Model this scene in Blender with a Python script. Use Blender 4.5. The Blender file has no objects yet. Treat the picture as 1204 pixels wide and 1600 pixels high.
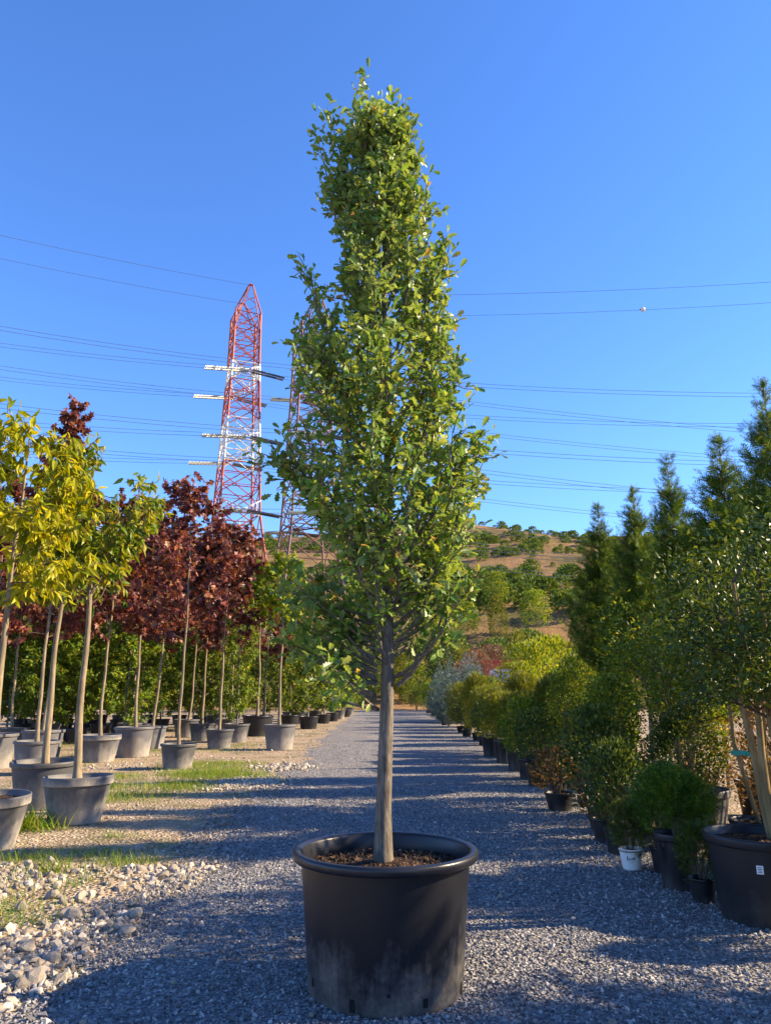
import bpy, math
import numpy as np

# ------------------------------------------------------------------ camera, sky, sun, exposure
S = bpy.context.scene
R = math.radians
cam_d = bpy.data.cameras.new('camera'); cam = bpy.data.objects.new('camera', cam_d)
S.collection.objects.link(cam); S.camera = cam
cam.location = (0, 0, 1.5); cam.rotation_euler = (R(90 + 13.9), 0, 0)
cam_d.sensor_fit = 'VERTICAL'; cam_d.sensor_height = 24.0; cam_d.lens = 17.325
cam_d.clip_start = 0.05; cam_d.clip_end = 3000

SUN_AZ, SUN_EL = 86.0, 29.0            # azimuth clockwise from the view direction (+Y)
W = bpy.data.worlds.new('World'); S.world = W; W.use_nodes = True
wn = W.node_tree; bg = wn.nodes['Background']
sky = wn.nodes.new('ShaderNodeTexSky'); sky.sky_type = 'NISHITA'; sky.sun_disc = False
sky.sun_elevation = R(SUN_EL); sky.sun_rotation = R(SUN_AZ)
sky.altitude = 300; sky.air_density = 1.0; sky.dust_density = 0.0; sky.ozone_density = 6.0
hsv = wn.nodes.new('ShaderNodeHueSaturation'); hsv.inputs['Saturation'].default_value = 1.1
tint = wn.nodes.new('ShaderNodeMix'); tint.data_type = 'RGBA'; tint.blend_type = 'MULTIPLY'; tint.inputs[0].default_value = 1; tint.inputs[7].default_value = (1.02, .95, 1.1, 1)
wn.links.new(sky.outputs[0], hsv.inputs['Color']); wn.links.new(hsv.outputs[0], tint.inputs[6]); wn.links.new(tint.outputs[2], bg.inputs[0])
bg.inputs[1].default_value = 0.114
sd = bpy.data.lights.new('sun', 'SUN'); sun = bpy.data.objects.new('sun', sd); S.collection.objects.link(sun)
sd.energy = 5.0; sd.angle = R(0.5); sd.color = (1.0, 0.79, 0.52)
sun.rotation_euler = (R(90 - SUN_EL), 0, R(180 - SUN_AZ))
S.view_settings.view_transform = 'Standard'; S.view_settings.look = 'None'
S.view_settings.exposure = 1.52; S.view_settings.gamma = 1.0; S.view_settings.use_curve_mapping = False

# ------------------------------------------------------------------ helpers
C = S.collection
UP = np.array([0., 0., 1.])
def unit(v):
    return v / np.maximum(np.linalg.norm(v, axis=-1, keepdims=True), 1e-9)

class Geo:
    def __init__(s): s.V = []; s.F = {3: [], 4: []}; s.n = 0
    def add(s, V, F):
        V = np.asarray(V, float); F = np.asarray(F, int)
        s.V.append(V); s.F[F.shape[1]].append(F + s.n); s.n += len(V); return s
    def mesh(s, name, mat, smooth=False):
        V = np.concatenate(s.V) if s.V else np.zeros((0, 3))
        t = np.concatenate(s.F[3]) if s.F[3] else np.zeros((0, 3), int)
        q = np.concatenate(s.F[4]) if s.F[4] else np.zeros((0, 4), int)
        me = bpy.data.meshes.new(name)
        me.vertices.add(len(V)); me.vertices.foreach_set('co', V.astype(np.float32).ravel())
        me.loops.add(len(t) * 3 + len(q) * 4)
        me.loops.foreach_set('vertex_index', np.concatenate([t.ravel(), q.ravel()]).astype(np.int32))
        me.polygons.add(len(t) + len(q))
        st = np.concatenate([np.arange(len(t)) * 3, len(t) * 3 + np.arange(len(q)) * 4]).astype(np.int32)
        me.polygons.foreach_set('loop_start', st)
        me.polygons.foreach_set('use_smooth', np.full(len(st), smooth))
        me.update(calc_edges=True)
        if mat: me.materials.append(mat)
        return me

def link(name, data, parent=None, kind=None, loc=None, rot=None, scale=None):
    o = bpy.data.objects.new(name, data); C.objects.link(o)
    if parent: o.parent = parent
    if kind: o['kind'] = kind
    if loc is not None: o.location = loc
    if rot is not None: o.rotation_euler = rot
    if scale is not None: o.scale = scale if hasattr(scale, '__len__') else (scale,) * 3
    return o
def tag(o, label, cat, group=None):
    o['label'] = label; o['category'] = cat
    if group: o['group'] = group
    return o
def inst(name, parts, loc, label, cat, group=None, rotz=0., scale=1., lean=(0, 0)):
    """an Empty at the base of a thing with one child for each part"""
    o = link(name, None, loc=loc, rot=(lean[0], lean[1], rotz), scale=scale)
    o.empty_display_size = .1
    tag(o, label, cat, group)
    for p in parts:
        c = link(p[0], p[1], o, p[2] if len(p) > 2 else None)
        for s in (p[3] if len(p) > 3 else []): link(s[0], s[1], c)
    return o

def tube(P, rad, n=6, cap=True):
    P = np.asarray(P, float); rad = np.broadcast_to(np.asarray(rad, float), (len(P),))
    T = unit(np.gradient(P, axis=0))
    m = np.abs(T).mean(0); ref = np.eye(3)[np.argmin(m)]
    A = unit(np.cross(T, ref)); B = np.cross(T, A)
    a = np.arange(n) * 2 * np.pi / n
    V = (P[:, None] + rad[:, None, None] * (np.cos(a)[None, :, None] * A[:, None] + np.sin(a)[None, :, None] * B[:, None])).reshape(-1, 3)
    i = np.arange(len(P) - 1)[:, None] * n; j = np.arange(n)[None]; k = (j + 1) % n
    F = np.stack([i + j, i + k, i + n + k, i + n + j], -1).reshape(-1, 4)
    return V, F
def lathe(prof, n=48, ripple=None):
    prof = np.asarray(prof, float); a = np.arange(n) * 2 * np.pi / n
    r = prof[:, 0][:, None] * np.ones(n)[None]
    if ripple is not None: r = r + ripple(a)[None, :] * prof[:, 2][:, None]
    V = np.stack([r * np.cos(a), r * np.sin(a), prof[:, 1][:, None] * np.ones(n)[None]], -1).reshape(-1, 3)
    i = np.arange(len(prof) - 1)[:, None] * n; j = np.arange(n)[None]; k = (j + 1) % n
    F = np.stack([i + j, i + k, i + n + k, i + n + j], -1).reshape(-1, 4)
    return V, F
def box(x0, x1, y0, y1, z0, z1):
    V = [(x, y, z) for x in (x0, x1) for y in (y0, y1) for z in (z0, z1)]
    return np.array(V), np.array([(0, 1, 3, 2), (4, 6, 7, 5), (0, 4, 5, 1), (2, 3, 7, 6), (0, 2, 6, 4), (1, 5, 7, 3)])
def bar(a, b, w, n=4):
    a = np.asarray(a, float); b = np.asarray(b, float)
    return tube([a, b], w, n)
def place(T, TF, pos, d, nrm, size, out=None):
    """many copies of a leaf template: x across, y along, z normal"""
    y = unit(d); x = unit(np.cross(y, nrm)); z = np.cross(x, y)
    size = np.broadcast_to(size, (len(pos),))[:, None, None]
    V = pos[:, None] + size * (T[None, :, 0:1] * x[:, None] + T[None, :, 1:2] * y[:, None] + T[None, :, 2:3] * z[:, None])
    F = (TF[None] + (np.arange(len(pos)) * len(T))[:, None, None]).reshape(-1, TF.shape[1])
    return V.reshape(-1, 3), F

# leaf templates ------------------------------------------------------
def ribbon(ys, ws, curl=.12, fold=.18):
    V = []; F = []
    for y, w in zip(ys, ws):
        z = -curl * y * y
        V += [(-w, y, z + fold * w), (0, y, z), (w, y, z + fold * w)]
    for i in range(len(ys) - 1):
        a = 3 * i; F += [(a, a + 1, a + 4, a + 3), (a + 1, a + 2, a + 5, a + 4)]
    return np.array(V, float), np.array(F)
OAK = ribbon([0, .2, .34, .44, .6, .7, .86, 1.0], [.012, .06, .20, .11, .28, .17, .25, .04], .16, .28)
CHERRY = ribbon([0, .12, .4, .7, 1.0], [.01, .10, .19, .13, .005], .35, .3)
SIMPLE = ribbon([0, .45, 1.0], [.03, .27, .02], .1, .3)
_m = [(0, -.05), (.22, -.1), (.52, .08), (.30, .26), (.62, .55), (.2, .58), (0, 1.)]
_m = _m + [(-x, y) for x, y in _m[-2:0:-1]]
MAPLE = (np.array([(0, .3, .06)] + [(x, y, -.22 * (x * x + max(0, y - .3) ** 2)) for x, y in _m]),
         np.array([(0, i + 1, (i + 1) % len(_m) + 1) for i in range(len(_m))]))
def spray_template(n, spread, wid, seed):
    r = np.random.default_rng(seed); V = []; F = []
    V += [(-.02, 0, 0), (.02, 0, 0), (0, 1, 0)]; F.append((0, 1, 2))
    for i in range(n):
        y = .08 + .8 * i / n; s = 1 if i % 2 else -1; l = (1 - y * .75) * spread
        b = len(V); e = np.array([s * l * .75, y + l * .6, r.normal(0, .06)])
        V += [(0, y, 0), (0, y + wid, 0), tuple(e)]; F.append((b, b + 1, b + 2))
    return np.array(V, float), np.array(F)
SPRAY = spray_template(10, .6, .085, 1)
NEEDLE = spray_template(12, .38, .05, 2)
GRASSB = (np.array([(-.026, 0, 0), (.026, 0, 0), (.02, .5, -.03), (-.02, .5, -.03), (0, 1., -.16)]), None)

# ------------------------------------------------------------------ materials
def new_mat(name):
    m = bpy.data.materials.new(name); m.use_nodes = True
    nt = m.node_tree; nt.nodes.clear()
    return m, nt, nt.nodes, nt.links
def ramp(nt, fac, stops, interp='LINEAR'):
    n = nt.nodes.new('ShaderNodeValToRGB'); e = n.color_ramp.elements; n.color_ramp.interpolation = interp
    while len(e) < len(stops): e.new(.5)
    for x, (p, c) in zip(e, stops): x.position = p; x.color = (*c, 1) if len(c) == 3 else c
    if fac is not None: nt.links.new(fac, n.inputs[0])
    return n.outputs[0]
def noise(nt, scale, detail=4, rough=.55, vec=None, dist=0):
    n = nt.nodes.new('ShaderNodeTexNoise'); n.inputs['Scale'].default_value = scale
    n.inputs['Detail'].default_value = detail; n.inputs['Roughness'].default_value = rough; n.inputs['Distortion'].default_value = dist
    if vec is not None: nt.links.new(vec, n.inputs['Vector'])
    return n.outputs['Fac']
def mix(nt, fac, a, b, mode='MIX'):
    n = nt.nodes.new('ShaderNodeMix'); n.data_type = 'RGBA'; n.blend_type = mode
    for k, v in ((0, fac), (6, a), (7, b)):
        if isinstance(v, (int, float)): n.inputs[k].default_value = v
        elif isinstance(v, tuple): n.inputs[k].default_value = (*v, 1)
        else: nt.links.new(v, n.inputs[k])
    return n.outputs[2]
def mathn(nt, op, a, b=0.):
    n = nt.nodes.new('ShaderNodeMath'); n.operation = op
    for k, v in ((0, a), (1, b)):
        if isinstance(v, (int, float)): n.inputs[k].default_value = v
        else: nt.links.new(v, n.inputs[k])
    return n.outputs[0]
def coords(nt, which='Object'):
    return nt.nodes.new('ShaderNodeTexCoord').outputs[which]
def sep(nt, vec):
    n = nt.nodes.new('ShaderNodeSeparateXYZ'); nt.links.new(vec, n.inputs[0]); return n.outputs
def finish(m, nt, col, rough=.8, bump=None, bstr=.3, bdist=.02, spec=.3, trans=0., tcol=None, metal=0):
    p = nt.nodes.new('ShaderNodeBsdfPrincipled'); o = nt.nodes.new('ShaderNodeOutputMaterial')
    if isinstance(col, tuple): p.inputs['Base Color'].default_value = (*col, 1)
    else: nt.links.new(col, p.inputs['Base Color'])
    if isinstance(rough, (int, float)): p.inputs['Roughness'].default_value = rough
    else: nt.links.new(rough, p.inputs['Roughness'])
    p.inputs['Specular IOR Level'].default_value = spec; p.inputs['Metallic'].default_value = metal
    if bump is not None:
        b = nt.nodes.new('ShaderNodeBump'); b.inputs['Strength'].default_value = bstr; b.inputs['Distance'].default_value = bdist
        nt.links.new(bump, b.inputs['Height']); nt.links.new(b.outputs[0], p.inputs['Normal'])
    sh = p.outputs[0]
    if trans > 0:
        t = nt.nodes.new('ShaderNodeBsdfTranslucent'); ms = nt.nodes.new('ShaderNodeMixShader'); ms.inputs[0].default_value = trans
        nt.links.new(tcol if tcol is not None else col, t.inputs[0])
        nt.links.new(sh, ms.inputs[1]); nt.links.new(t.outputs[0], ms.inputs[2]); sh = ms.outputs[0]
    nt.links.new(sh, o.inputs[0])
    return m
def island(nt): return nt.nodes.new('ShaderNodeNewGeometry').outputs['Random Per Island']

def leaf_mat(name, stops, trans=.35, rough=.45, tgain=1.25, spec=.25, gain=1.45, under=0.):
    m, nt, N, L = new_mat(name)
    c = ramp(nt, island(nt), [(p, tuple(min(.6, v * gain) for v in q)) for p, q in stops])
    oi = N.new('ShaderNodeObjectInfo').outputs['Random']
    c = mix(nt, 1., c, ramp(nt, noise(nt, 3.2, 3, .6, coords(nt)), [(.36, (.72, .8, .85)), (.64, (1.22, 1.14, 1.0))]), 'MULTIPLY')
    h = N.new('ShaderNodeHueSaturation'); L.new(c, h.inputs['Color'])
    h.inputs['Saturation'].default_value = 1.05
    if under: c2 = mix(nt, mathn(nt, 'MULTIPLY', N.new('ShaderNodeNewGeometry').outputs['Backfacing'], under), c, (.24, .27, .15)); L.new(c2, h.inputs['Color'])
    L.new(mathn(nt, 'ADD', mathn(nt, 'MULTIPLY', oi, .4), .8), h.inputs['Value'])
    t = mix(nt, 1.0, h.outputs[0], (tgain * 1.25, tgain * 1.1, tgain * .45), 'MULTIPLY')
    return finish(m, nt, h.outputs[0], rough, spec=spec, trans=trans, tcol=t)

M = {}
M['oak'] = leaf_mat('oak_leaf', [(0, (.035, .075, .014)), (.35, (.06, .115, .02)), (.7, (.10, .15, .024)), (.985, (.17, .19, .045)), (.995, (.24, .15, .035)), (1, (.20, .09, .03))], .4, .42, spec=.45, gain=1.85, under=.33)
M['oak_pale'] = leaf_mat('oak_leaf_pale', [(0, (.09, .14, .03)), (.6, (.14, .18, .06)), (1, (.2, .22, .1))], .3, .45)
M['cherry_y'] = leaf_mat('cherry_leaf_yellow', [(0, (.13, .17, .012)), (.5, (.26, .27, .018)), (1, (.38, .33, .03))], .4, .45)
M['cherry_g'] = leaf_mat('cherry_leaf_green', [(0, (.05, .10, .012)), (.5, (.11, .15, .015)), (1, (.27, .22, .025))], .4, .42)
M['maple_r'] = leaf_mat('maple_leaf_purple', [(0, (.05, .016, .018)), (.5, (.095, .03, .027)), (.85, (.15, .055, .036)), (1, (.2, .10, .05))], .25, .42, tgain=1.1)
M['maple_g'] = leaf_mat('maple_leaf_green', [(0, (.05, .09, .012)), (.5, (.10, .15, .015)), (1, (.19, .19, .02))], .4, .45)
M['green'] = leaf_mat('green_leaf', [(0, (.03, .06, .01)), (.5, (.07, .11, .016)), (.9, (.13, .16, .022)), (1, (.25, .2, .03))], .42, .45, gain=1.75)
M['dark'] = leaf_mat('evergreen_leaf', [(0, (.014, .028, .008)), (.6, (.034, .056, .012)), (1, (.085, .10, .018))], .25, .4, gain=1.8)
M['gold'] = leaf_mat('golden_leaf', [(0, (.04, .062, .012)), (.5, (.085, .105, .015)), (.9, (.15, .15, .02)), (1, (.24, .19, .03))], .35, .5)
M['yellow'] = leaf_mat('yellow_leaf', [(0, (.06, .10, .012)), (.6, (.14, .17, .015)), (1, (.24, .23, .03))], .4, .5)
M['conifer'] = leaf_mat('conifer_spray', [(0, (.026, .055, .014)), (.5, (.055, .10, .02)), (.9, (.11, .15, .028)), (1, (.2, .17, .04))], .3, .7, spec=.1)
M['spruce'] = leaf_mat('blue_spruce_needle', [(0, (.06, .10, .10)), (1, (.14, .20, .19))], .1, .6)
M['yew'] = leaf_mat('yew_spray', [(0, (.018, .045, .008)), (.6, (.045, .095, .012)), (.9, (.10, .15, .02)), (1, (.2, .22, .03))], .25, .5)
M['dry'] = leaf_mat('dry_leaf', [(0, (.06, .035, .015)), (.5, (.12, .07, .03)), (.9, (.17, .11, .04)), (1, (.10, .12, .03))], .3, .6)
M['plum'] = leaf_mat('plum_leaf', [(0, (.06, .03, .025)), (1, (.16, .08, .06))], .25, .5)
M['scrub'] = leaf_mat('scrub_leaf', [(0, (.03, .06, .012)), (.5, (.06, .10, .02)), (1, (.13, .15, .03))], .2, .7)
M['grass'] = leaf_mat('grass_blade', [(0, (.05, .10, .012)), (.6, (.10, .17, .018)), (.9, (.2, .2, .04)), (1, (.32, .26, .1))], .35, .5)

def bark(name, c1, c2, sc=14, st=.5):
    m, nt, N, L = new_mat(name)
    mp = N.new('ShaderNodeMapping'); mp.inputs['Scale'].default_value = (sc, sc, sc * .16)
    L.new(coords(nt), mp.inputs[0])
    n = noise(nt, 3.5, 6, .65, mp.outputs[0], .6); n2 = noise(nt, 2.2, 3, .5, coords(nt))
    c = mix(nt, ramp(nt, n2, [(.42, (0, 0, 0)), (.68, (.75, .75, .75))]), ramp(nt, n, [(.3, c1), (.62, c2)]), tuple(x * .45 for x in c2))
    return finish(m, nt, c, .9, n, st, .012, .15)
M['bark_oak'] = bark('oak_bark', (.045, .038, .03), (.23, .195, .15), 16, 1.0)
M['bark_pale'] = bark('pale_young_bark', (.12, .09, .055), (.31, .25, .16), 8, .45)
M['bark_dark'] = bark('dark_twig_bark', (.05, .038, .028), (.15, .115, .08), 10, .35)
M['bark_myrtle'] = bark('smooth_tan_bark', (.13, .09, .04), (.34, .25, .12), 8, .35)
M['bark_grey'] = bark('grey_bark', (.10, .09, .075), (.26, .24, .2), 9, .4)

def plastic(name, base, dust, amount=.5, low=.6, sc=6., rough=.5, h=1.0):
    """nursery plastic with scuffs, splash dirt thrown up from the ground and dust film"""
    m, nt, N, L = new_mat(name); co = coords(nt); g = coords(nt, 'Generated')
    z = sep(nt, g)[2]
    n1 = noise(nt, sc, 6, .65, co); n2 = noise(nt, sc * 9, 3, .6, co)
    mp = N.new('ShaderNodeMapping'); mp.inputs['Scale'].default_value = (9, 9, .7); L.new(co, mp.inputs[0])
    streak = noise(nt, 3, 4, .6, mp.outputs[0])
    splash = mathn(nt, 'SUBTRACT', low, z)
    f = mathn(nt, 'ADD', mathn(nt, 'MULTIPLY', splash, 1.3), mathn(nt, 'MULTIPLY', mathn(nt, 'SUBTRACT', n1, .5), 1.6))
    f = mathn(nt, 'ADD', f, mathn(nt, 'MULTIPLY', mathn(nt, 'SUBTRACT', streak, .5), .7))
    f = ramp(nt, f, [(.05, (.015, .015, .015)), (1, (amount, amount, amount))])
    f2 = mathn(nt, 'MULTIPLY', f, ramp(nt, n2, [(.3, (.55, .55, .55)), (.7, (1, 1, 1))]))
    c = mix(nt, f2, base, dust)
    r = mathn(nt, 'ADD', mathn(nt, 'MULTIPLY', f2, .4), rough)
    return finish(m, nt, c, r, n2, .12, .004, .4)
M['pot_big'] = plastic('black_plastic_dusty', (.006, .007, .011), (.21, .19, .17), .95, .46, 5, .38)
M['pot_rim'] = plastic('black_plastic_rim', (.012, .013, .018), (.12, .115, .11), .3, .55, 7, .33)
M['pot_grey'] = plastic('weathered_grey_plastic', (.09, .09, .094), (.38, .34, .28), .9, .8, 5, .6)
M['pot_grey2'] = plastic('weathered_dark_grey_plastic', (.055, .056, .06), (.36, .33, .28), .85, .72, 5, .55)
M['pot_black'] = plastic('black_nursery_plastic', (.011, .012, .015), (.13, .12, .11), .5, .42, 6, .42)
M['pot_white'] = plastic('white_nursery_plastic', (.72, .72, .70), (.35, .32, .28), .45, .12, 8, .4)
def soil_mat():
    m, nt, N, L = new_mat('bark_mulch_soil'); co = coords(nt)
    v = N.new('ShaderNodeTexVoronoi'); v.inputs['Scale'].default_value = 55; L.new(co, v.inputs['Vector'])
    c = ramp(nt, sep(nt, v.outputs['Color'])[0], [(0, (.012, .008, .006)), (.6, (.04, .024, .016)), (1, (.12, .075, .045))])
    return finish(m, nt, c, .95, v.outputs['Distance'], .8, .02, .1)
M['soil'] = soil_mat()
def chip_mat(name, stops, rough=.85):
    m, nt, N, L = new_mat(name)
    c = ramp(nt, island(nt), stops)
    n = noise(nt, 60, 3, .6, coords(nt))
    c = mix(nt, 1.0, c, ramp(nt, n, [(.3, (.75, .75, .75)), (.7, (1.15, 1.15, 1.15))]), 'MULTIPLY')
    return finish(m, nt, c, rough, spec=.25)
M['mulch'] = chip_mat('mulch_chip', [(0, (.015, .009, .006)), (.6, (.05, .03, .018)), (.9, (.10, .06, .035)), (1, (.2, .14, .09))])
M['chip_road'] = chip_mat('grey_gravel', [(0, (.10, .10, .108)), (.5, (.21, .208, .212)), (.88, (.33, .32, .31)), (1, (.5, .47, .43))])
M['chip_white'] = chip_mat('pale_limestone_gravel', [(0, (.20, .165, .125)), (.5, (.36, .31, .245)), (1, (.52, .465, .38))])
def stone_mat():
    m, nt, N, L = new_mat('pale_limestone'); co = coords(nt)
    oi = N.new('ShaderNodeObjectInfo').outputs['Random']
    n = noise(nt, 14, 6, .65, co)
    c = mix(nt, 1., ramp(nt, n, [(.3, (.19, .165, .135)), (.65, (.38, .345, .29))]), ramp(nt, oi, [(0, (.7, .68, .66)), (1, (1.05, 1.03, 1.))]), 'MULTIPLY')
    return finish(m, nt, c, .9, n, .5, .01, .2)
M['stone'] = stone_mat()
def road_mat():
    m, nt, N, L = new_mat('grey_gravel_road'); co = coords(nt)
    v = N.new('ShaderNodeTexVoronoi'); v.inputs['Scale'].default_value = 46; v.inputs['Randomness'].default_value = 1; L.new(co, v.inputs['Vector'])
    v2 = N.new('ShaderNodeTexVoronoi'); v2.inputs['Scale'].default_value = 21; L.new(co, v2.inputs['Vector'])
    c = ramp(nt, sep(nt, v.outputs['Color'])[0], [(0, (.09, .09, .098)), (.5, (.19, .188, .192)), (.9, (.30, .29, .28)), (1, (.45, .43, .39))])
    big = noise(nt, .55, 5, .6, co); fine = noise(nt, 3, 5, .6, co)
    c = mix(nt, ramp(nt, big, [(.45, (0, 0, 0)), (.75, (.45, .45, .45))]), c, (.32, .275, .22))
    c = mix(nt, 1., c, ramp(nt, fine, [(.3, (.8, .8, .8)), (.7, (1.15, 1.15, 1.15))]), 'MULTIPLY')
    h = mathn(nt, 'ADD', v.outputs['Distance'], mathn(nt, 'MULTIPLY', v2.outputs['Distance'], .8))
    return finish(m, nt, c, .9, h, 1.0, .03, .2)
M['road'] = road_mat()
def ground_mat():
    m, nt, N, L = new_mat('dry_earth_with_gravel'); co = coords(nt)
    v = N.new('ShaderNodeTexVoronoi'); v.inputs['Scale'].default_value = 30; L.new(co, v.inputs['Vector'])
    c = ramp(nt, sep(nt, v.outputs['Color'])[1], [(0, (.22, .16, .10)), (.55, (.34, .255, .165)), (1, (.5, .41, .29))])
    big = noise(nt, .8, 6, .62, co); b2 = noise(nt, 2.3, 5, .6, co)
    c = mix(nt, ramp(nt, big, [(.5, (0, 0, 0)), (.68, (.75, .75, .75))]), c, (.085, .10, .035))
    c = mix(nt, ramp(nt, b2, [(.56, (0, 0, 0)), (.7, (.6, .6, .6))]), c, (.13, .075, .045))
    h = mathn(nt, 'ADD', v.outputs['Distance'], b2)
    return finish(m, nt, c, .95, h, .9, .03, .15)
M['ground'] = ground_mat()
def hill_mat():
    m, nt, N, L = new_mat('dry_hillside_grass'); co = coords(nt)
    a = noise(nt, .035, 8, .65, co, .4); b = noise(nt, .25, 6, .7, co)
    c = ramp(nt, a, [(.36, (.075, .085, .03)), (.47, (.19, .135, .06)), (.58, (.27, .165, .085)), (.7, (.20, .14, .065))])
    c = mix(nt, 1., c, ramp(nt, b, [(.3, (.62, .66, .6)), (.7, (1.2, 1.15, 1.1))]), 'MULTIPLY')
    return finish(m, nt, c, 1., b, .8, .8, .05)
M['hill'] = hill_mat()
def plain(name, col, rough=.6, metal=0, sc=3., var=.25, spec=.4):
    m, nt, N, L = new_mat(name)
    n = noise(nt, sc, 5, .6, coords(nt))
    c = mix(nt, 1., col, ramp(nt, n, [(.3, (1 - var,) * 3), (.7, (1 + var * .5,) * 3)]), 'MULTIPLY')
    return finish(m, nt, c, rough, spec=spec, metal=metal)
M['paint_red'] = plain('faded_red_paint', (.34, .075, .045), .55, sc=.6)
M['paint_white'] = plain('white_paint', (.62, .60, .56), .55, sc=.6)
M['steel'] = plain('dull_red_brown_steel', (.16, .085, .07), .5, 0., .6)
M['glass_ins'] = plain('pale_glass_insulator', (.34, .38, .34), .3, 0, 4)
M['dark_ins'] = plain('dark_insulator', (.07, .07, .08), .4, 0, 4)
M['wire'] = plain('weathered_conductor', (.10, .12, .17), .5, .0, 1)
M['tag_white'] = plain('white_paper_tag', (.75, .75, .74), .6, 0, 30, .1)
M['ink'] = plain('dark_print', (.05, .06, .06), .6)
M['teal'] = plain('teal_plastic_ribbon', (.02, .30, .24), .4, 0, 30, .15)
M['slot_shade'] = plain('painted_slot_shade', (.004, .004, .005), .9)
M['shed_red'] = plain('red_shed_paint', (.5, .09, .05), .6, 0, 1)
M['shed_glass'] = plain('pale_blue_pane', (.35, .45, .6), .2, 0, 1)
M['bag'] = plain('pale_plastic_bag', (.55, .54, .5), .4, 0, 10)

def terrain(x, y):
    """height of the hillside behind the nursery"""
    x = np.asarray(x, float); y = np.asarray(y, float)
    t = np.clip((y - 78) / 40., 0, 1); z = 12.5 * t * t * (3 - 2 * t)
    s = np.clip((y - 105) / 250., 0, 1); z = z + 66 * (s ** 1.12)
    z = z + (2.2 * np.sin(x * .021 + 1.1) + 1.4 * np.sin(x * .047 + y * .02)) * np.clip((y - 90) / 120., 0, 1.6)
    q = np.clip((y - 120) / 30., 0, 1)
    z = z + q * .9 * np.sin((y + 6 * np.sin(x * .02)) * .21) 
    return z

# ------------------------------------------------------------------ ground, road, hill
rg = np.random.default_rng(5)
def grid(xs, ys, zf):
    X, Y = np.meshgrid(xs, ys); Z = zf(X, Y)
    V = np.stack([X, Y, Z], -1).reshape(-1, 3); n = len(xs)
    i = np.arange(len(ys) - 1)[:, None] * n; j = np.arange(n - 1)[None]
    return V, np.stack([i + j, i + j + 1, i + n + j + 1, i + n + j], -1).reshape(-1, 4)
ground = link('ground', Geo().add(*grid(np.linspace(-900, 900, 31), np.concatenate([np.linspace(-300, 80, 20), np.linspace(120, 1500, 10)]), lambda x, y: np.where(y > 110, -2., 0.) + 0 * x)).mesh('ground', M['ground']), kind='structure')
hill = link('hill', Geo().add(*grid(np.linspace(-420, 420, 150), np.linspace(76, 470, 120), lambda x, y: terrain(x, y) - .03 - 60 * np.clip((y - 365) / 100, 0, 1) ** 1.5)).mesh('hill', M['hill'], True), kind='structure')

def road_edges(y):
    l = -1.72 - .028 * np.clip(y - 3, 0, 30) - .006 * np.clip(y - 33, 0, 60); r = 2.15 + .016 * y
    l = l + .16 * np.sin(y * 1.1) + .10 * np.sin(y * 2.7 + 1) + .06 * np.sin(y * 6.1)
    r = r + .8 + .08 * np.sin(y * .9)
    return l, r
ys = np.concatenate([np.arange(-14, 24, .12), np.arange(24, 92, .8)])
el, er = road_edges(ys); nx = 14
V = []
for k in range(nx):
    f = k / (nx - 1); V.append(np.stack([el + (er - el) * f, ys, .012 + 0 * ys + (0 if 0 < k < nx - 1 else -.02)], -1))
V = np.stack(V, 1).reshape(-1, 3); i = np.arange(len(ys) - 1)[:, None] * nx; j = np.arange(nx - 1)[None]
road = link('road', Geo().add(V, np.stack([i + j, i + j + 1, i + nx + j + 1, i + nx + j], -1).reshape(-1, 4)).mesh('road', M['road']), kind='structure')

OCT = np.array([(1, 0, 0), (-1, 0, 0), (0, 1, 0), (0, -1, 0), (0, 0, 1), (0, 0, -1)], float)
OCF = np.array([(0, 2, 4), (2, 1, 4), (1, 3, 4), (3, 0, 4), (2, 0, 5), (1, 2, 5), (3, 1, 5), (0, 3, 5)])
_p = (1 + 5 ** .5) / 2
ICO = unit(np.array([(-1, _p, 0), (1, _p, 0), (-1, -_p, 0), (1, -_p, 0), (0, -1, _p), (0, 1, _p), (0, -1, -_p), (0, 1, -_p), (_p, 0, -1), (_p, 0, 1), (-_p, 0, -1), (-_p, 0, 1)]))
ICF = np.array([(0, 11, 5), (0, 5, 1), (0, 1, 7), (0, 7, 10), (0, 10, 11), (1, 5, 9), (5, 11, 4), (11, 10, 2), (10, 7, 6), (7, 1, 8), (3, 9, 4), (3, 4, 2), (3, 2, 6), (3, 6, 8), (3, 8, 9), (4, 9, 5), (2, 4, 11), (6, 2, 10), (8, 6, 7), (9, 8, 1)])
def pebbles(xy, size, z=0.012, flat=.65, r=rg, ico=False):
    n = len(xy); B0, BF = (ICO, ICF) if ico else (OCT, OCF); nk = len(B0); a_ = .2 if ico else .38
    T = B0[None] * (1 + r.uniform(-a_, a_, (n, nk, 1))) + r.normal(0, .1 if ico else .16, (n, nk, 3))
    T = T * r.uniform(.75, 1.3, (n, 1, 3)) * np.array([1, 1, flat])
    q = unit(r.normal(size=(n, 4))); w, x, y, zz = q.T; k = .55
    x = x * k; y = y * k; l = np.sqrt(w * w + x * x + y * y + zz * zz); w, x, y, zz = w / l, x / l, y / l, zz / l
    Rm = np.stack([1 - 2 * (y * y + zz * zz), 2 * (x * y - zz * w), 2 * (x * zz + y * w), 2 * (x * y + zz * w), 1 - 2 * (x * x + zz * zz), 2 * (y * zz - x * w),
                   2 * (x * zz - y * w), 2 * (y * zz + x * w), 1 - 2 * (x * x + y * y)], -1).reshape(n, 3, 3)
    V = np.einsum('nij,nkj->nki', Rm, T) * size[:, None, None]
    V[..., 0] += xy[:, 0:1]; V[..., 1] += xy[:, 1:2]; V[..., 2] += z + size[:, None] * .22
    F = (BF[None] + (np.arange(n) * nk)[:, None, None]).reshape(-1, 3)
    return V.reshape(-1, 3), F
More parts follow.
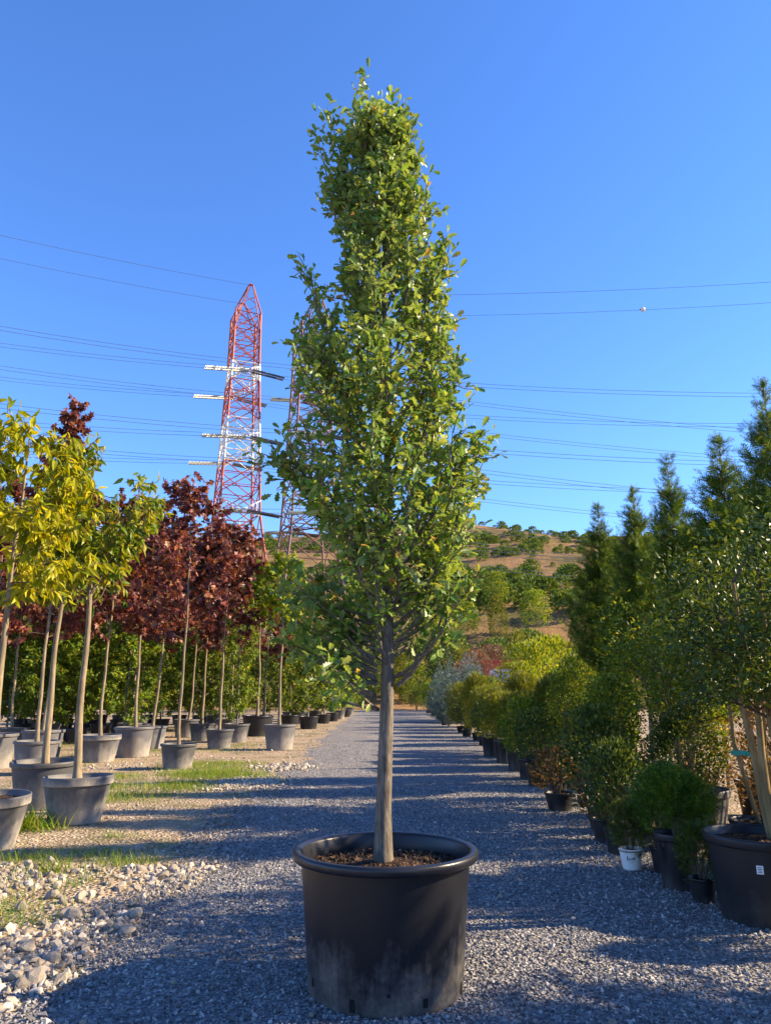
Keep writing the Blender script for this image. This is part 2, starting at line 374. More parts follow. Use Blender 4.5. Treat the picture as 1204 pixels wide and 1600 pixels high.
def scatter_road(n, y0, y1, p):
    y = y0 + (y1 - y0) * rg.random(n) ** p; l, r = road_edges(y)
    x = l - .25 + (r - l + .1) * rg.random(n); return np.stack([x, y], -1)
xy = scatter_road(62000, 2.6, 13., 1.7)
g = Geo().add(*pebbles(xy, .0045 + .0075 * rg.random(len(xy)) ** 2.2 + .0004 * xy[:, 1]))
xy = scatter_road(9000, 2.6, 26., 1.4); g.add(*pebbles(xy, .009 + .012 * rg.random(len(xy)) ** 3))
link('gravel', g.mesh('gravel', M['chip_road']), road, 'stuff')

# pale stones of the verge
def verge_xy(n, y0, y1, w0, w1, p=1.):
    y = y0 + (y1 - y0) * rg.random(n) ** p; l, r = road_edges(y)
    x = l + .12 - (w0 + (w1 - w0) * rg.random(n))
    m = np.sin(x * 2.9 + 1.3 * np.sin(y * 1.7)) + np.sin(y * 2.3 + x) + rg.normal(0, .7, n) - .35 * np.clip(y - 5.2, 0, 3)
    k = (m > -.55) | (y < 4.6); return np.stack([x, y], -1)[k]
g = Geo()
a = verge_xy(4600, 2.8, 7.2, 0, 1.8); g.add(*pebbles(a, .011 + .03 * rg.random(len(a)) ** 3, .0, .7, ico=True))
a = verge_xy(9000, 5, 17, 0, 4.5); g.add(*pebbles(a, .008 + .018 * rg.random(len(a)) ** 3, .0, .6, ico=True))
a = verge_xy(6000, 14, 42, 0, 6); g.add(*pebbles(a, .012 + .03 * rg.random(len(a)) ** 3, .0, .6, ico=True))
a = np.stack([rg.normal(-2.42, .34, 1500), rg.normal(13.6, .45, 1500)], -1); g.add(*pebbles(a, .012 + .02 * rg.random(len(a)) ** 2, .012, .7, ico=True))
a = np.stack([rg.normal(-2.15, .3, 350), rg.normal(16.6, .4, 350)], -1); g.add(*pebbles(a, .014 + .035 * rg.random(len(a)) ** 2, .012, .7, ico=True))
link('gravel', g.mesh('pale_gravel', M['chip_white']), ground, 'stuff')
def rock_mesh(seed):
    r = np.random.default_rng(seed); import bmesh
    bm = bmesh.new(); bmesh.ops.create_icosphere(bm, subdivisions=2, radius=1)
    dirs = unit(r.normal(size=(9, 3))); off = r.uniform(.5, .85, 9)
    for v in bm.verts:
        p = np.array(v.co)
        for d, o in zip(dirs, off):
            k = p @ d - o
            if k > 0: p = p - d * k * .95
        v.co = p * (1 + r.normal(0, .03))
    me = bpy.data.meshes.new('stone'); bm.to_mesh(me); bm.free(); me.materials.append(M['stone']); return me
rocks = [rock_mesh(s) for s in range(7)]
def stone(x, y, s, parent, z=0.):
    link('stone', rocks[rg.integers(7)], parent, None, (x, y, z + s * .3), (rg.normal(0, .35), rg.normal(0, .35), rg.random() * 6.28), (s * rg.uniform(.8, 1.35), s * rg.uniform(.8, 1.2), s * rg.uniform(.6, .9)))
for k in range(170):
    y = 3.1 + 4.0 * rg.random(); l, _ = road_edges(np.array(y)); stone(float(l) + .1 - 1.5 * rg.random() ** 1.15, y, .022 + .038 * rg.random() ** 2.6, ground)
for x, y, s in [(-1.86, 4.42, .07), (-1.99, 4.47, .05), (-1.72, 5.62, .055), (-1.76, 5.66, .045), (-1.28, 4.95, .028), (-1.12, 4.4, .022), (.86, 6.1, .032), (-2.43, 7.85, .06), (-1.9, 9.3, .05), (-3.2, 7.2, .05), (-3.05, 7.3, .06), (.78, 3.75, .035), (1.05, 3.9, .025), (.45, 3.8, .022), (-.35, 4.0, .02), (.95, 4.6, .02), (2.6, 6.95, .05), (-1.4, 3.9, .025), (-.9, 3.75, .022), (1.6, 5.9, .018), (.55, 5.2, .015), (-1.55, 7.3, .03), (1.5, 4.35, .02)]:
    stone(x, y, s, road if x > -1.75 else ground, .012)

# grass -----------------------------------------------------------------
def grass(name, patches, seed):
    r = np.random.default_rng(seed); P = []; Hh = []
    for cx, cy, sx, sy, n, h in patches:
        k = r.normal(size=(n, 2)); P.append(np.stack([cx + sx * k[:, 0], cy + sy * k[:, 1], np.zeros(n)], -1)); Hh.append(h * r.uniform(.45, 1.15, n))
    P = np.concatenate(P); Hh = np.concatenate(Hh)
    l, rr = road_edges(P[:, 1]); keep = P[:, 0] < l + .12; P = P[keep]; Hh = Hh[keep]
    a = r.random(len(P)) * 6.283; tilt = r.uniform(.2, 1.4, len(P)) 
    d = np.stack([np.cos(a) * tilt, np.sin(a) * tilt, np.ones(len(P))], -1); nr = np.stack([-np.cos(a), -np.sin(a), tilt], -1)
    T = GRASSB[0]; G = Geo()
    V, _ = place(T, np.array([(0, 1, 2)]), P, d, nr, Hh); b = np.arange(len(P))[:, None] * 5
    G.V.append(V); G.n = len(V); G.F[4].append(np.array([[0, 1, 2, 3]]) + b); G.F[3].append(np.array([[3, 2, 4]]) + b)
    return G.mesh(name, M['grass'])
pt = [(-4.2, 9.15, .22, .16, 420, .30), (-3.35, 7.5, .18, .12, 260, .13), (-2.9, 7.0, .10, .1, 160, .16), (-2.35, 7.35, .16, .12, 320, .12), (-2.75, 7.75, .15, .09, 160, .10),
      (-2.75, 5.9, .22, .12, 260, .10), (-2.5, 5.55, .12, .1, 150, .10), (-2.6, 6.5, .1, .12, 90, .10), (-2.9, 8.6, .14, .08, 120, .12)]
for k in range(20): pt.append((-3.0 - 2.2 * rg.random(), 11.2 + 4.5 * rg.random(), .35, .2, 420, .10 + .05 * rg.random()))
for k in range(16): pt.append((-2.2 - 2.4 * rg.random(), 14.2 + 3.4 * rg.random(), .5, .25, 380, .12))
for k in range(26): pt.append((-4. - 9 * rg.random(), 16 + 18 * rg.random(), .5, .4, 200, .14))
for k in range(34): pt.append((-2.2 - 2.0 * rg.random(), 3.8 + 4.8 * rg.random(), .13, .10, 60, .09))
gr = link('grass', grass('grass', pt, 3), None, 'stuff'); tag(gr, 'short green grass tufts growing on the stony verge', 'grass')

# ------------------------------------------------------------------ tree builder
def grow(seed, H, clear, tr, prof, nl=30, rise=(.1, .3), twigs=10, lpt=7, leaf=SIMPLE, size=(.06, .09), droop=.3, twl=(.15, .3), upw=.7, lr=.35,
         lean=(0., 0.), wig=.02, u0=0., u1=.92, side=None, power=.8, spread=.5, ttop=.985):
    r = np.random.default_rng(seed)
    zs = np.linspace(0, H * ttop, 16); ph = r.random(4) * 6.28
    off = np.stack([wig * np.sin(zs * 1.6 + ph[0]) + .5 * wig * np.sin(zs * 4 + ph[1]), wig * np.sin(zs * 1.4 + ph[2]) + .5 * wig * np.sin(zs * 4.4 + ph[3])], -1)
    off = off - off[0] + np.outer(zs / H, np.array(lean) * H)
    P = np.column_stack([off, zs]); rad = tr * np.clip(1 - .86 * (zs / H) ** .9, .05, 1); rad[0] *= 1.22
    trunk = Geo().add(*tube(P, rad, 10))
    def tp(z): return np.array([np.interp(z, zs, P[:, 0]), np.interp(z, zs, P[:, 1]), z])
    limbs = []; tw = Geo(); LP = []; LD = []; LN = []
    az = r.random() * 6.28
    for i in range(nl):
        u = u0 + (u1 - u0) * (i + r.random() * .8) / nl; h0 = clear + (H - clear) * u
        az += 2.4 + r.normal(0, .35); t1 = min(1.0, u + r.uniform(*rise), u + (1 - u) * r.uniform(.25, 1.05)); z1 = clear + (H - clear) * t1
        Rm = prof(t1) if side is None else side(t1, az)
        re = Rm * r.uniform(.72, 1.04); a = tp(h0)
        s = np.linspace(0, 1, 8); d = np.array([math.cos(az), math.sin(az)])
        base = np.array([np.interp(h0 + (z1 - h0) * s, zs, P[:, 0]), np.interp(h0 + (z1 - h0) * s, zs, P[:, 1])]).T
        rr = re * s ** power
        L = np.column_stack([base + rr[:, None] * d, h0 + (z1 - h0) * s ** 1.15]); L[1:-1] += r.normal(0, .012 + .012 * re, (6, 3))
        rl = max(.004, np.interp(h0, zs, rad) * lr); limbs.append((L, rl * np.linspace(1, .22, 8)))
        nt_ = max(3, int(twigs * (.5 + .7 * re / max(.05, prof(.4)))))
        for k in range(nt_):
            q = .22 + .78 * (k + r.random()) / nt_; q = min(q, 1.)
            b = np.array([np.interp(q, s, L[:, c]) for c in range(3)])
            dr = unit(np.array([d[0] * spread, d[1] * spread, upw]) + r.normal(0, .55, 3)); ln = r.uniform(*twl)
            e = b + dr * ln; mid = (b + e) / 2 + r.normal(0, .01, 3)
            tw.add(*tube([b, mid, e], [.0045, .0035, .002], 3))
            f = (np.arange(lpt) + r.random(lpt)) / lpt; f = .15 + .9 * f
            pp = b + np.outer(f, dr * ln) + r.normal(0, .012, (lpt, 3))
            ld = unit(dr * .55 + r.normal(0, .75, (lpt, 3)) + np.array([0, 0, -droop]))
            LP.append(pp); LD.append(ld); LN.append(unit(r.normal(0, .6, (lpt, 3)) + UP * .8))
    LP = np.concatenate(LP); LD = np.concatenate(LD); LN = np.concatenate(LN); sz = r.uniform(size[0], size[1], len(LP))
    return dict(trunk=trunk, limbs=limbs, twigs=tw, LP=LP, LD=LD, LN=LN, size=sz, leaf=leaf, tp=tp, r=r)
def parts_of(t, leafm, barkm, twm='bark_dark'):
    br = Geo()
    for L, rl in t['limbs']: br.add(*tube(L, rl, 5))
    br.V += t['twigs'].V and [np.concatenate(t['twigs'].V)] or []
    for f in t['twigs'].F[4]: br.F[4].append(f + br.n)
    br.n += t['twigs'].n
    cr = Geo().add(*place(*t['leaf'], t['LP'], t['LD'], t['LN'], t['size']))
    return [('trunk', t['trunk'].mesh('trunk', M[barkm], True)), ('branches', br.mesh('branches', M[twm], True), 'stuff'), ('crown', cr.mesh('crown', M[leafm]), 'stuff')]

def conifer(seed, H, Rb, base=.15, levels=42, per=6, leafm='conifer', barkm='bark_grey', tpl=SPRAY, size=(.13, .24), up=.35, power=.75, trunk_r=.05, irr=.25, bare=0.):
    r = np.random.default_rng(seed); zs = np.linspace(0, H, 14)
    P = np.column_stack([.02 * np.sin(zs * 1.3 + seed), .02 * np.cos(zs * 1.7 + seed), zs]); tr = Geo().add(*tube(P, trunk_r * (1 - .93 * zs / H), 8))
    br = Geo(); LP = []; LD = []; LN = []
    for i in range(levels):
        t = ((i + r.random()) / levels) ** 1.05; z = base * H + (H * .985 - base * H) * t
        if t < bare and r.random() < .75: continue
        Rl = Rb * max(.03, (1 - t)) ** power * (1 - .25 * max(0, .15 - t) / .15)
        for k in range(per if t < .85 else 4):
            a = r.random() * 6.283; L = Rl * r.uniform(1 - 2 * irr, 1 + irr * .5); d = np.array([math.cos(a), math.sin(a), 0])
            s = np.linspace(0, 1, 4); Q = np.column_stack([np.outer(s * L, d[:2]), z + L * (up * s + .25 * s * s)])
            br.add(*tube(Q, np.linspace(.009, .002, 4), 3))
            n = max(3, int(L / .055))
            f = .12 + .9 * (np.arange(n) + r.random(n)) / n; pos = np.column_stack([np.outer(f * L, d[:2]), z + L * (up * f + .25 * f * f)]) + r.normal(0, .02, (n, 3))
            ld = unit(d * .8 + UP * (.35 + up) + r.normal(0, .5, (n, 3))); LP.append(pos); LD.append(ld); LN.append(unit(UP + r.normal(0, .8, (n, 3))))
    LP = np.concatenate(LP); LD = np.concatenate(LD); LN = np.concatenate(LN)
    top = np.array([[P[-1, 0], P[-1, 1], H - .12]] * 5); LP = np.concatenate([LP, top]); LD = np.concatenate([LD, unit(np.array([[0, 0, 1.]] * 5) + r.normal(0, .25, (5, 3)))]); LN = np.concatenate([LN, unit(r.normal(size=(5, 3)))])
    cr = Geo().add(*place(*tpl, LP, LD, LN, r.uniform(size[0], size[1], len(LP)) * (0.6 + .4 * np.clip((H - LP[:, 2]) / H * 3, 0, 1))))
    return [('trunk', tr.mesh('trunk', M[barkm], True)), ('branches', br.mesh('branches', M['bark_dark']), 'stuff'), ('crown', cr.mesh('crown', M[leafm]), 'stuff')]

def bush(seed, w, h, n, leafm, tpl, size, base=.05, up=.6, lumps=6, stems=5, out=.8, barkm='bark_dark'):
    """many-stemmed shrub; foliage spread through a lumpy volume"""
    r = np.random.default_rng(seed)
    ld = unit(r.normal(size=(lumps, 3)) * np.array([1, 1, .7])); la = r.uniform(-.3, .28, lumps)
    d = unit(r.normal(size=(n, 3)) * np.array([1, 1, 1.05])); d[:, 2] = np.where(d[:, 2] < -.75, -d[:, 2], d[:, 2])
    k = 1 + (np.clip((d @ ld.T - .55) / .45, 0, 1) * la[None]).sum(1)
    rad = k * (1 - .55 * r.random(n) ** 2.0) * r.uniform(.92, 1.08, n)
    P = d * rad[:, None] * np.array([w / 2, w / 2, (h - base) / 2]); P[:, 2] += base + (h - base) / 2; P[:, 2] = np.maximum(P[:, 2], base * .6)
    D = unit(d * out + UP * up + r.normal(0, .5, (n, 3))); Nn = unit(r.normal(0, .7, (n, 3)) + UP * .6)
    st = Geo()
    for i in range(stems):
        a = r.random() * 6.28; e = np.array([math.cos(a) * w * .3, math.sin(a) * w * .3, h * r.uniform(.6, .9)])
        st.add(*tube([np.array([math.cos(a) * .03, math.sin(a) * .03, -.03]), e * np.array([.35, .35, .5]) + r.normal(0, .02, 3), e], [.012, .009, .003], 5))
    cr = Geo().add(*place(*tpl, P, D, Nn, r.uniform(size[0], size[1], n)))
    return [('stems', st.mesh('stems', M[barkm])), ('foliage', cr.mesh('foliage', M[leafm]), 'stuff')]

# ------------------------------------------------------------------ pots
def pot_parts(Rt, Rb, H, mat, rim=.10, soil=.07, ribs=0, rimr=1.06, n=48, soilm='soil', rimmat=None):
    rip = (lambda a: np.where((np.floor(a / (2 * np.pi) * n) % max(1, n // max(1, ribs))) < 1, -.012, 0.)) if ribs else None
    rz = H - rim
    body = [(Rb * .55, .004, 0), (Rb * .985, .0, 0), (Rb, .015, 1), (Rb + (Rt - Rb) * .5, rz * .5, 1), (Rt, rz, 1), (Rt, rz + .004, 0)]
    ro = Rt * rimr
    rimp = [(Rt * .995, rz, 0), (ro * .992, rz - .004, 0), (ro, rz + .006, 0), (ro * 1.006, H - .02, 0), (ro * 1.0, H - .004, 0), (ro * .985, H, 0), (ro * .955, H - .003, 0), (ro * .945, H - .015, 0), (Rt * .955, rz, 0), (Rt * .93, H - soil - .04, 0)]
    g1 = Geo().add(*lathe(body, n, rip)); g2 = Geo().add(*lathe(rimp, n))
    sg = Geo(); r = np.random.default_rng(int(Rt * 1000)); rr = np.linspace(0.001, Rt * .945, 7)
    sg.add(*lathe([(x, H - soil + .012 * math.sin(i * 2.1) + (.01 if i < 3 else 0), 0) for i, x in enumerate(rr)], 24))
    return [('body', g1.mesh('pot_body', M[mat], True)), ('rim', g2.mesh('pot_rim', M[rimmat or mat], True)), ('soil', sg.mesh('pot_soil', M[soilm], True))]
POT = {'grey': pot_parts(.43, .33, .50, 'pot_grey', .09, .06, 16), 'grey2': pot_parts(.44, .35, .52, 'pot_grey2', .05, .06, 0), 'grey3': pot_parts(.42, .345, .55, 'pot_grey', .045, .06, 0),
       'dark': pot_parts(.44, .36, .56, 'pot_black', .05, .05, 0), 'black': pot_parts(.16, .125, .30, 'pot_black', .03, .04, 0, n=32), 'tall': pot_parts(.15, .12, .40, 'pot_black', .05, .05, 12, n=36), 'white': pot_parts(.10, .078, .19, 'pot_white', .02, .03, 0, n=36)}

# ------------------------------------------------------------------ the big potted oak
OY = 4.37
pp = inst('tree_pot', [], (0, OY, .0), 'large black plastic tub with dusty base holding the columnar oak', 'plant pot')
Rt, Rb, Hh = .458, .405, .69
bp = [(.2, .004, 0), (Rb * .97, 0.002, 0), (Rb * .99, .006, 0), (Rb, .02, 0)] + [(Rb + (Rt - Rb) * f, .02 + .63 * f, 0) for f in (.2, .4, .6, .8, 1)]
body = link('body', Geo().add(*lathe(bp, 96)).mesh('tub_body', M['pot_big'], True), pp)
rp = [(.455, .642, 0), (.488, .640, 0), (.497, .644, 0), (.502, .652, 0), (.505, .668, 0), (.504, .680, 0), (.498, .688, 0), (.488, .691, 0), (.470, .689, 0), (.460, .683, 0), (.454, .672, 0), (.448, .60, 0), (.440, .50, 0)]
link('rim', Geo().add(*lathe(rp, 96)).mesh('tub_rim', M['pot_rim'], True), pp)
link('soil', Geo().add(*lathe([(x, .595 + .012 * math.sin(9 * x + 1) + .02 * math.exp(-(x / .15) ** 2), 0) for x in np.linspace(.001, .449, 14)], 48)).mesh('tub_soil', M['soil'], True), pp)
rr = np.random.default_rng(8); n = 2600; a = rr.random(n) * 6.283; q = .44 * np.sqrt(rr.random(n))
ch = Geo().add(*pebbles(np.stack([q * np.cos(a), q * np.sin(a)], -1), .005 + .012 * rr.random(n) ** 2, .595, .6, rr)); link('mulch', ch.mesh('mulch', M['mulch']), pp, 'stuff')
for az, z0, z1, w in ((-113, .03, .085, .013), (-62, .045, .085, .013), (-152, .08, .12, .008), (-88, .105, .12, .008), (-20, .03, .08, .013), (100, .03, .08, .013), (170, .03, .08, .013), (40, .03, .08, .013)):
    aa = R(az); r_ = Rb + (Rt - Rb) * ((z0 + z1) / 2 - .02) / .63
    V, F = box(-.02, .0035, -w, w, z0, z1); V = V + np.array([r_, 0, 0]); c, s_ = math.cos(aa), math.sin(aa)
    V = np.stack([V[:, 0] * c - V[:, 1] * s_, V[:, 0] * s_ + V[:, 1] * c, V[:, 2]], -1)
    link('drain_slot', Geo().add(V, F).mesh('drain_slot', M['slot_shade']), body)  # raised near-black block; the shade inside the slot is put into its colour

OUT = np.array([(5.83, -.10, .02), (5.61, -.12, .05), (5.45, -.16, .06), (5.24, -.26, .09), (4.93, -.36, .19), (4.73, -.38, .25), (4.48, -.30, .38), (4.34, -.22, .42), (4.15, -.52, .44), (3.87, -.61, .46), (3.60, -.67, .51), (3.42, -.66, .50), (3.08, -.69, .61), (2.91, -.70, .61), (2.62, -.68, .56), (2.38, -.64, .53), (2.19, -.62, .53), (2.0, -.61, .45), (1.81, -.59, .33), (1.63, -.56, .12), (1.45, -.48, .05)])[::-1]
OB = .57                                      # the tree's base height inside the tub
OH = 5.36 - OB
def oak_side(t, az):
    z = OB + 1.0 + (OH - 1.0) * t
    l = -np.interp(z, OUT[:, 0], OUT[:, 1]) - .03; r_ = np.interp(z, OUT[:, 0], OUT[:, 2]) + .0
    c = math.cos(az); k = (l if c < 0 else r_) * abs(c) + .5 * (l + r_) * (1 - abs(c))
    return max(.05, k * .99)
ok = grow(21, OH, 1.0, .047, lambda t: .5, nl=108, rise=(.10, .30), twigs=17, lpt=10, leaf=OAK, size=(.04, .077), droop=.05, twl=(.10, .22), upw=.9, lr=.30, wig=.012, side=oak_side, power=.62, spread=.35, u1=.97)
oak = inst('oak_tree', [], (-.012, OY, OB), 'tall columnar oak with glossy green lobed leaves growing from the black tub', 'tree')
link('trunk', ok['trunk'].mesh('oak_trunk', M['bark_oak'], True), oak)
for L, rl in ok['limbs']: link('branch', Geo().add(*tube(L, rl, 7)).mesh('branch', M['bark_oak'], True), oak)
link('twigs', ok['twigs'].mesh('oak_twigs', M['bark_dark']), oak, 'stuff')
# the thin leading shoots at the top and the long side shoots
LP, LD, LN, SZ = [ok['LP']], [ok['LD']], [ok['LN']], [ok['size']]
sh = Geo(); r = ok['r']
LOW = [(-.04, z, -x, z + dz, 46) for z, x, dz in zip(r.uniform(1.42, 2.0, 18), r.uniform(.34, .62, 18), r.uniform(.12, .5, 18))] + [(.04, z, x, z + dz, 44) for z, x, dz in zip(r.uniform(1.6, 2.2, 11), r.uniform(.25, .5, 11), r.uniform(.3, .6, 11))]
for (x0, z0, x1, z1, ln) in [(-.12, 4.9, -.18, 5.86, 100), (-.2, 4.7, -.40, 5.50, 90), (-.3, 4.5, -.47, 5.28, 80), (-.22, 4.6, -.34, 5.2, 80), (.0, 4.9, .06, 5.58, 100), (.03, 4.9, .13, 5.52, 90), (.0, 4.8, -.03, 5.36, 80), (.08, 4.5, .2, 5.1, 60), (-.1, 4.8, -.14, 5.4, 70), (.12, 4.4, .30, 4.98, 30), (.2, 3.9, .44, 4.42, 30), (.25, 2.6, .60, 3.1, 30), (.3, 2.5, .62, 2.92, 26), (-.4, 2.6, -.70, 2.95, 30), (.08, 1.55, .47, 2.35, 14), (.06, 1.6, .40, 2.0, 10), (-.05, 1.5, -.45, 1.75, 26), (-.03, 1.42, -.42, 1.50, 16), (-.05, 1.6, -.55, 1.95, 34), (-.05, 1.5, -.5, 1.62, 24), (-.05, 1.7, -.55, 2.2, 34)] + LOW:
    s = np.linspace(0, 1, 7); yy = r.normal(0, .04 if z0 > 4.4 else (.12 if z0 > 2.3 else .26)) * s - (.08 * s if z0 < 2 else 0)
    Q = np.column_stack([x0 * (1 - s) + x1 * s + .03 * np.sin(s * 3), yy, z0 + (z1 - z0) * s ** 1.4 - OB]); b = link('branch', Geo().add(*tube(Q, np.linspace(.008 if z0 > 2 else (.009 if ln in (44, 46) else .013), .002, 7), 6)).mesh('branch', M['bark_oak'], True), oak)
    f = r.uniform(.3, 1.02, ln); pos = np.array([[np.interp(k, s, Q[:, c]) for c in range(3)] for k in f]) + r.normal(0, .035, (ln, 3))
    LP.append(pos); LD.append(unit(unit(Q[-1] - Q[0]) * .6 + r.normal(0, .7, (ln, 3)))); LN.append(unit(r.normal(0, .7, (ln, 3)) + UP * .7)); SZ.append(r.uniform(.045, .08, ln))
LP, LD, LN, SZ = map(np.concatenate, (LP, LD, LN, SZ))
keep = LP[:, 2] > .86; LP, LD, LN, SZ = LP[keep], LD[keep], LN[keep], SZ[keep]
near = np.argsort(LP[:, 1] - .15 * LP[:, 2])[:300]; rest = np.setdiff1d(np.arange(len(LP)), near)
crown = link('crown', Geo().add(*place(*OAK, LP[rest], LD[rest], LN[rest], SZ[rest])).mesh('oak_crown', M['oak']), oak, 'stuff')
from mathutils import Matrix
lm = Geo().add(*OAK).mesh('leaf', M['oak'])
for i in near:
    y = LD[i]; x = unit(np.cross(y, LN[i])); z = np.cross(x, y); s = SZ[i]
    o = link('leaf', lm, crown)
    o.matrix_local = Matrix(((x[0] * s, y[0] * s, z[0] * s, LP[i][0]), (x[1] * s, y[1] * s, z[1] * s, LP[i][1]), (x[2] * s, y[2] * s, z[2] * s, LP[i][2]), (0, 0, 0, 1)))

# ------------------------------------------------------------------ nursery trees on the verge (left)
def dome(R0, lo=.35, pk=.45): return lambda t: R0 * max(.12, 1 - ((t - pk) / (1 - pk + .12 if t > pk else pk + lo)) ** 2)
cherry_y = parts_of(grow(31, 4.1, 1.9, .05, dome(.85), 26, (.05, .3), 13, 9, CHERRY, (.10, .16), 1.0, (.15, .32), .3), 'cherry_y', 'bark_pale')
cherry_v = parts_of(grow(32, 4.5, 2.15, .052, lambda t: .35 + .95 * t - .35 * max(0, t - .8) * 4, 22, (.35, .75), 10, 8, CHERRY, (.10, .155), .9, (.12, .28), .4, u0=0, u1=.22, power=.95, ttop=.60), 'cherry_g', 'bark_pale')
cherry_g = parts_of(grow(33, 4.75, 2.1, .05, dome(.55), 26, (.08, .25), 11, 8, CHERRY, (.09, .15), .9, (.12, .28), .4), 'cherry_g', 'bark_pale')
maples = [parts_of(grow(40 + k, 5.9, 2.2, .042, dome(1.2 + .1 * k), 28, (.05, .3), 12, 6, MAPLE, (.11, .17), .75, (.15, .4), .35, lean=(.01 * (k - 1), .01)), 'maple_r', 'bark_pale') for k in range(3)]
maple_t = parts_of(grow(45, 8.7, 2.4, .05, lambda t: max(.22, 1.25 * (1 - t) ** .75), 34, (.04, .16), 12, 6, MAPLE, (.13, .19), .75, (.15, .4), .4), 'maple_r', 'bark_pale')
maple_g = [parts_of(grow(48 + k, 5.9, 3.2, .06, dome(.8), 20, (.05, .3), 10, 7, MAPLE, (.11, .17), .6, (.15, .4), .35), 'maple_g', 'bark_pale') for k in range(2)]
feather = [parts_of(grow(52 + k, 4.3, .15, .035, dome(1.0, .9, .45), 44, (.02, .2), 11, 10, SIMPLE, (.10, .16), .4, (.15, .4), .4), 'green', 'bark_grey') for k in range(3)]

POTH = {'grey': .50, 'grey2': .52, 'grey3': .55, 'dark': .56, 'black': .30, 'tall': .40, 'white': .19}
POTW = {'grey': .456, 'grey2': .467, 'grey3': .445, 'dark': .467, 'black': .17, 'tall': .16, 'white': .106}
pr = np.random.default_rng(77)
def potted(potk, width, parts, x, y, plabel, tlabel, tname, cat, tgroup=None, pgroup=None, lean=(0, 0), ts=1., hs=None, pname='nursery_pot'):
    s = width / 2 / POTW[potk]; hz = hs or s * (1.2 if potk.startswith('grey') else 1.)
    inst(pname, POT[potk], (x, y, 0), plabel, 'plant pot', pgroup, pr.random() * 6.28, (s, s, hz), (pr.normal(0, .01), pr.normal(0, .01)))
    inst(tname, parts, (x + pr.normal(0, .02), y + pr.normal(0, .02), POTH[potk] * hz - .085 * hz), tlabel, cat, tgroup, pr.random() * 6.28, ts, lean)
potted('grey', .78, cherry_y, -4.05, 8.06, 'weathered grey ribbed pot standing partly beyond the stony verge grass', 'cherry tree with bright yellow drooping leaves beside the verge', 'cherry_tree', 'tree')
potted('grey', .82, cherry_v, -3.76, 9.6, 'pale grey ribbed pot with wide collar beside the tall grass tuft', 'vase-shaped cherry tree with sparse yellow-green leaves and bare fanned twigs', 'cherry_tree', 'tree', lean=(0, .035))
potted('grey2', .92, cherry_g, -4.72, 10.85, 'wide dark grey pot tucked behind the ribbed pot by the grass tuft', 'slender green-leaved cherry tree behind the vase-shaped cherry', 'cherry_tree', 'tree')
ML = 'purple-leaved maple standard with pale thin trunk in the nursery rows'; MG = 'purple maples in the nursery rows'
PL = 'sunlit weathered grey pot of a maple standing on dry earth'; PG = 'grey pots of the maple rows'
for i, (k, w, x, y, lean, ts) in enumerate([('grey3', .95, -7.97, 18.0, (0, .03), 1.), ('grey', .92, -6.63, 18.0, (0, 0), 1.), ('grey3', .98, -6.31, 19.4, (0, 0), 1.02), ('grey3', .95, -8.3, 16.4, (0, .08), .98),
        ('grey2', .9, -10.5, 21.7, (0, .05), 1.05), ('grey3', .85, -6.75, 22.3, (0, .02), 1.05), ('grey2', .82, -4.77, 22.2, (0, 0), 1.05), ('grey2', .95, -7.3, 28.2, (0, .04), 1.15)]):
    own = {1: ('second', 'thin straight trunk'), 0: ('third', 'slightly leaning trunk'), 2: ('first', 'pale straight trunk'), 3: ('fourth', 'strongly leaning trunk')}.get(i)
    if own: potted(k, w, maples[i % 3], x, y, 'pale grey pot of the %s maple counted from the pot standing alone in the grass' % own[0], 'purple maple with %s, %s from the maple standing alone in the grass' % (own[1], own[0]), 'maple_tree', 'tree', MG, PG, lean, ts)
    else: potted(k, w, maples[i % 3], x, y, PL, ML, 'maple_tree', 'tree', MG, PG, lean, ts)
potted('grey3', .85, maple_t, -6.85, 15.2, 'grey pot holding the tallest purple maple', 'tallest purple maple with a narrow leading shoot above the cherries', 'maple_tree', 'tree', ts=(.8, .8, .84))
potted('grey2', .76, maples[1], -4.35, 16.3, 'dark grey pot standing alone in the grass strip', 'purple maple with dark thin trunk standing alone in the grass strip', 'maple_tree', 'tree', ts=(.85, .85, 1.0))
potted('dark', 1.15, maple_g[0], -4.85, 29.0, 'tall wide black pot of the green maple', 'green maple with thick straight pale trunk', 'maple_tree', 'tree', hs=1.35)
potted('grey3', .93, maple_g[1], -2.98, 21.8, 'sunlit grey pot nearest the gravel road edge', 'green maple with thin forked trunk beside the gravel road', 'maple_tree', 'tree', ts=(.8, .8, .85))
DL = 'dark pot in the far row along the road edge'; DG = 'far pots along the road edge'
TL = 'green young tree in the far row along the road edge'; TG = 'far young trees along the road edge'
for i, (x, y, w) in enumerate([(-4.9, 25.3, .88), (-4.62, 37, .92), (-3.5, 35, .93), (-4.6, 41, .95), (-3.35, 41.5, .8), (-3.1, 45, .8), (-2.95, 49, .8), (-2.8, 54, .8), (-4.4, 48, .9), (-2.8, 60, .8)]):
    potted('dark' if i % 3 else 'grey2', w, feather[i % 3], x, y, DL, TL, 'young_tree', 'tree', TG, DG, ts=(1.0, 1.0, 1.05) if i else (.7, .7, 1))
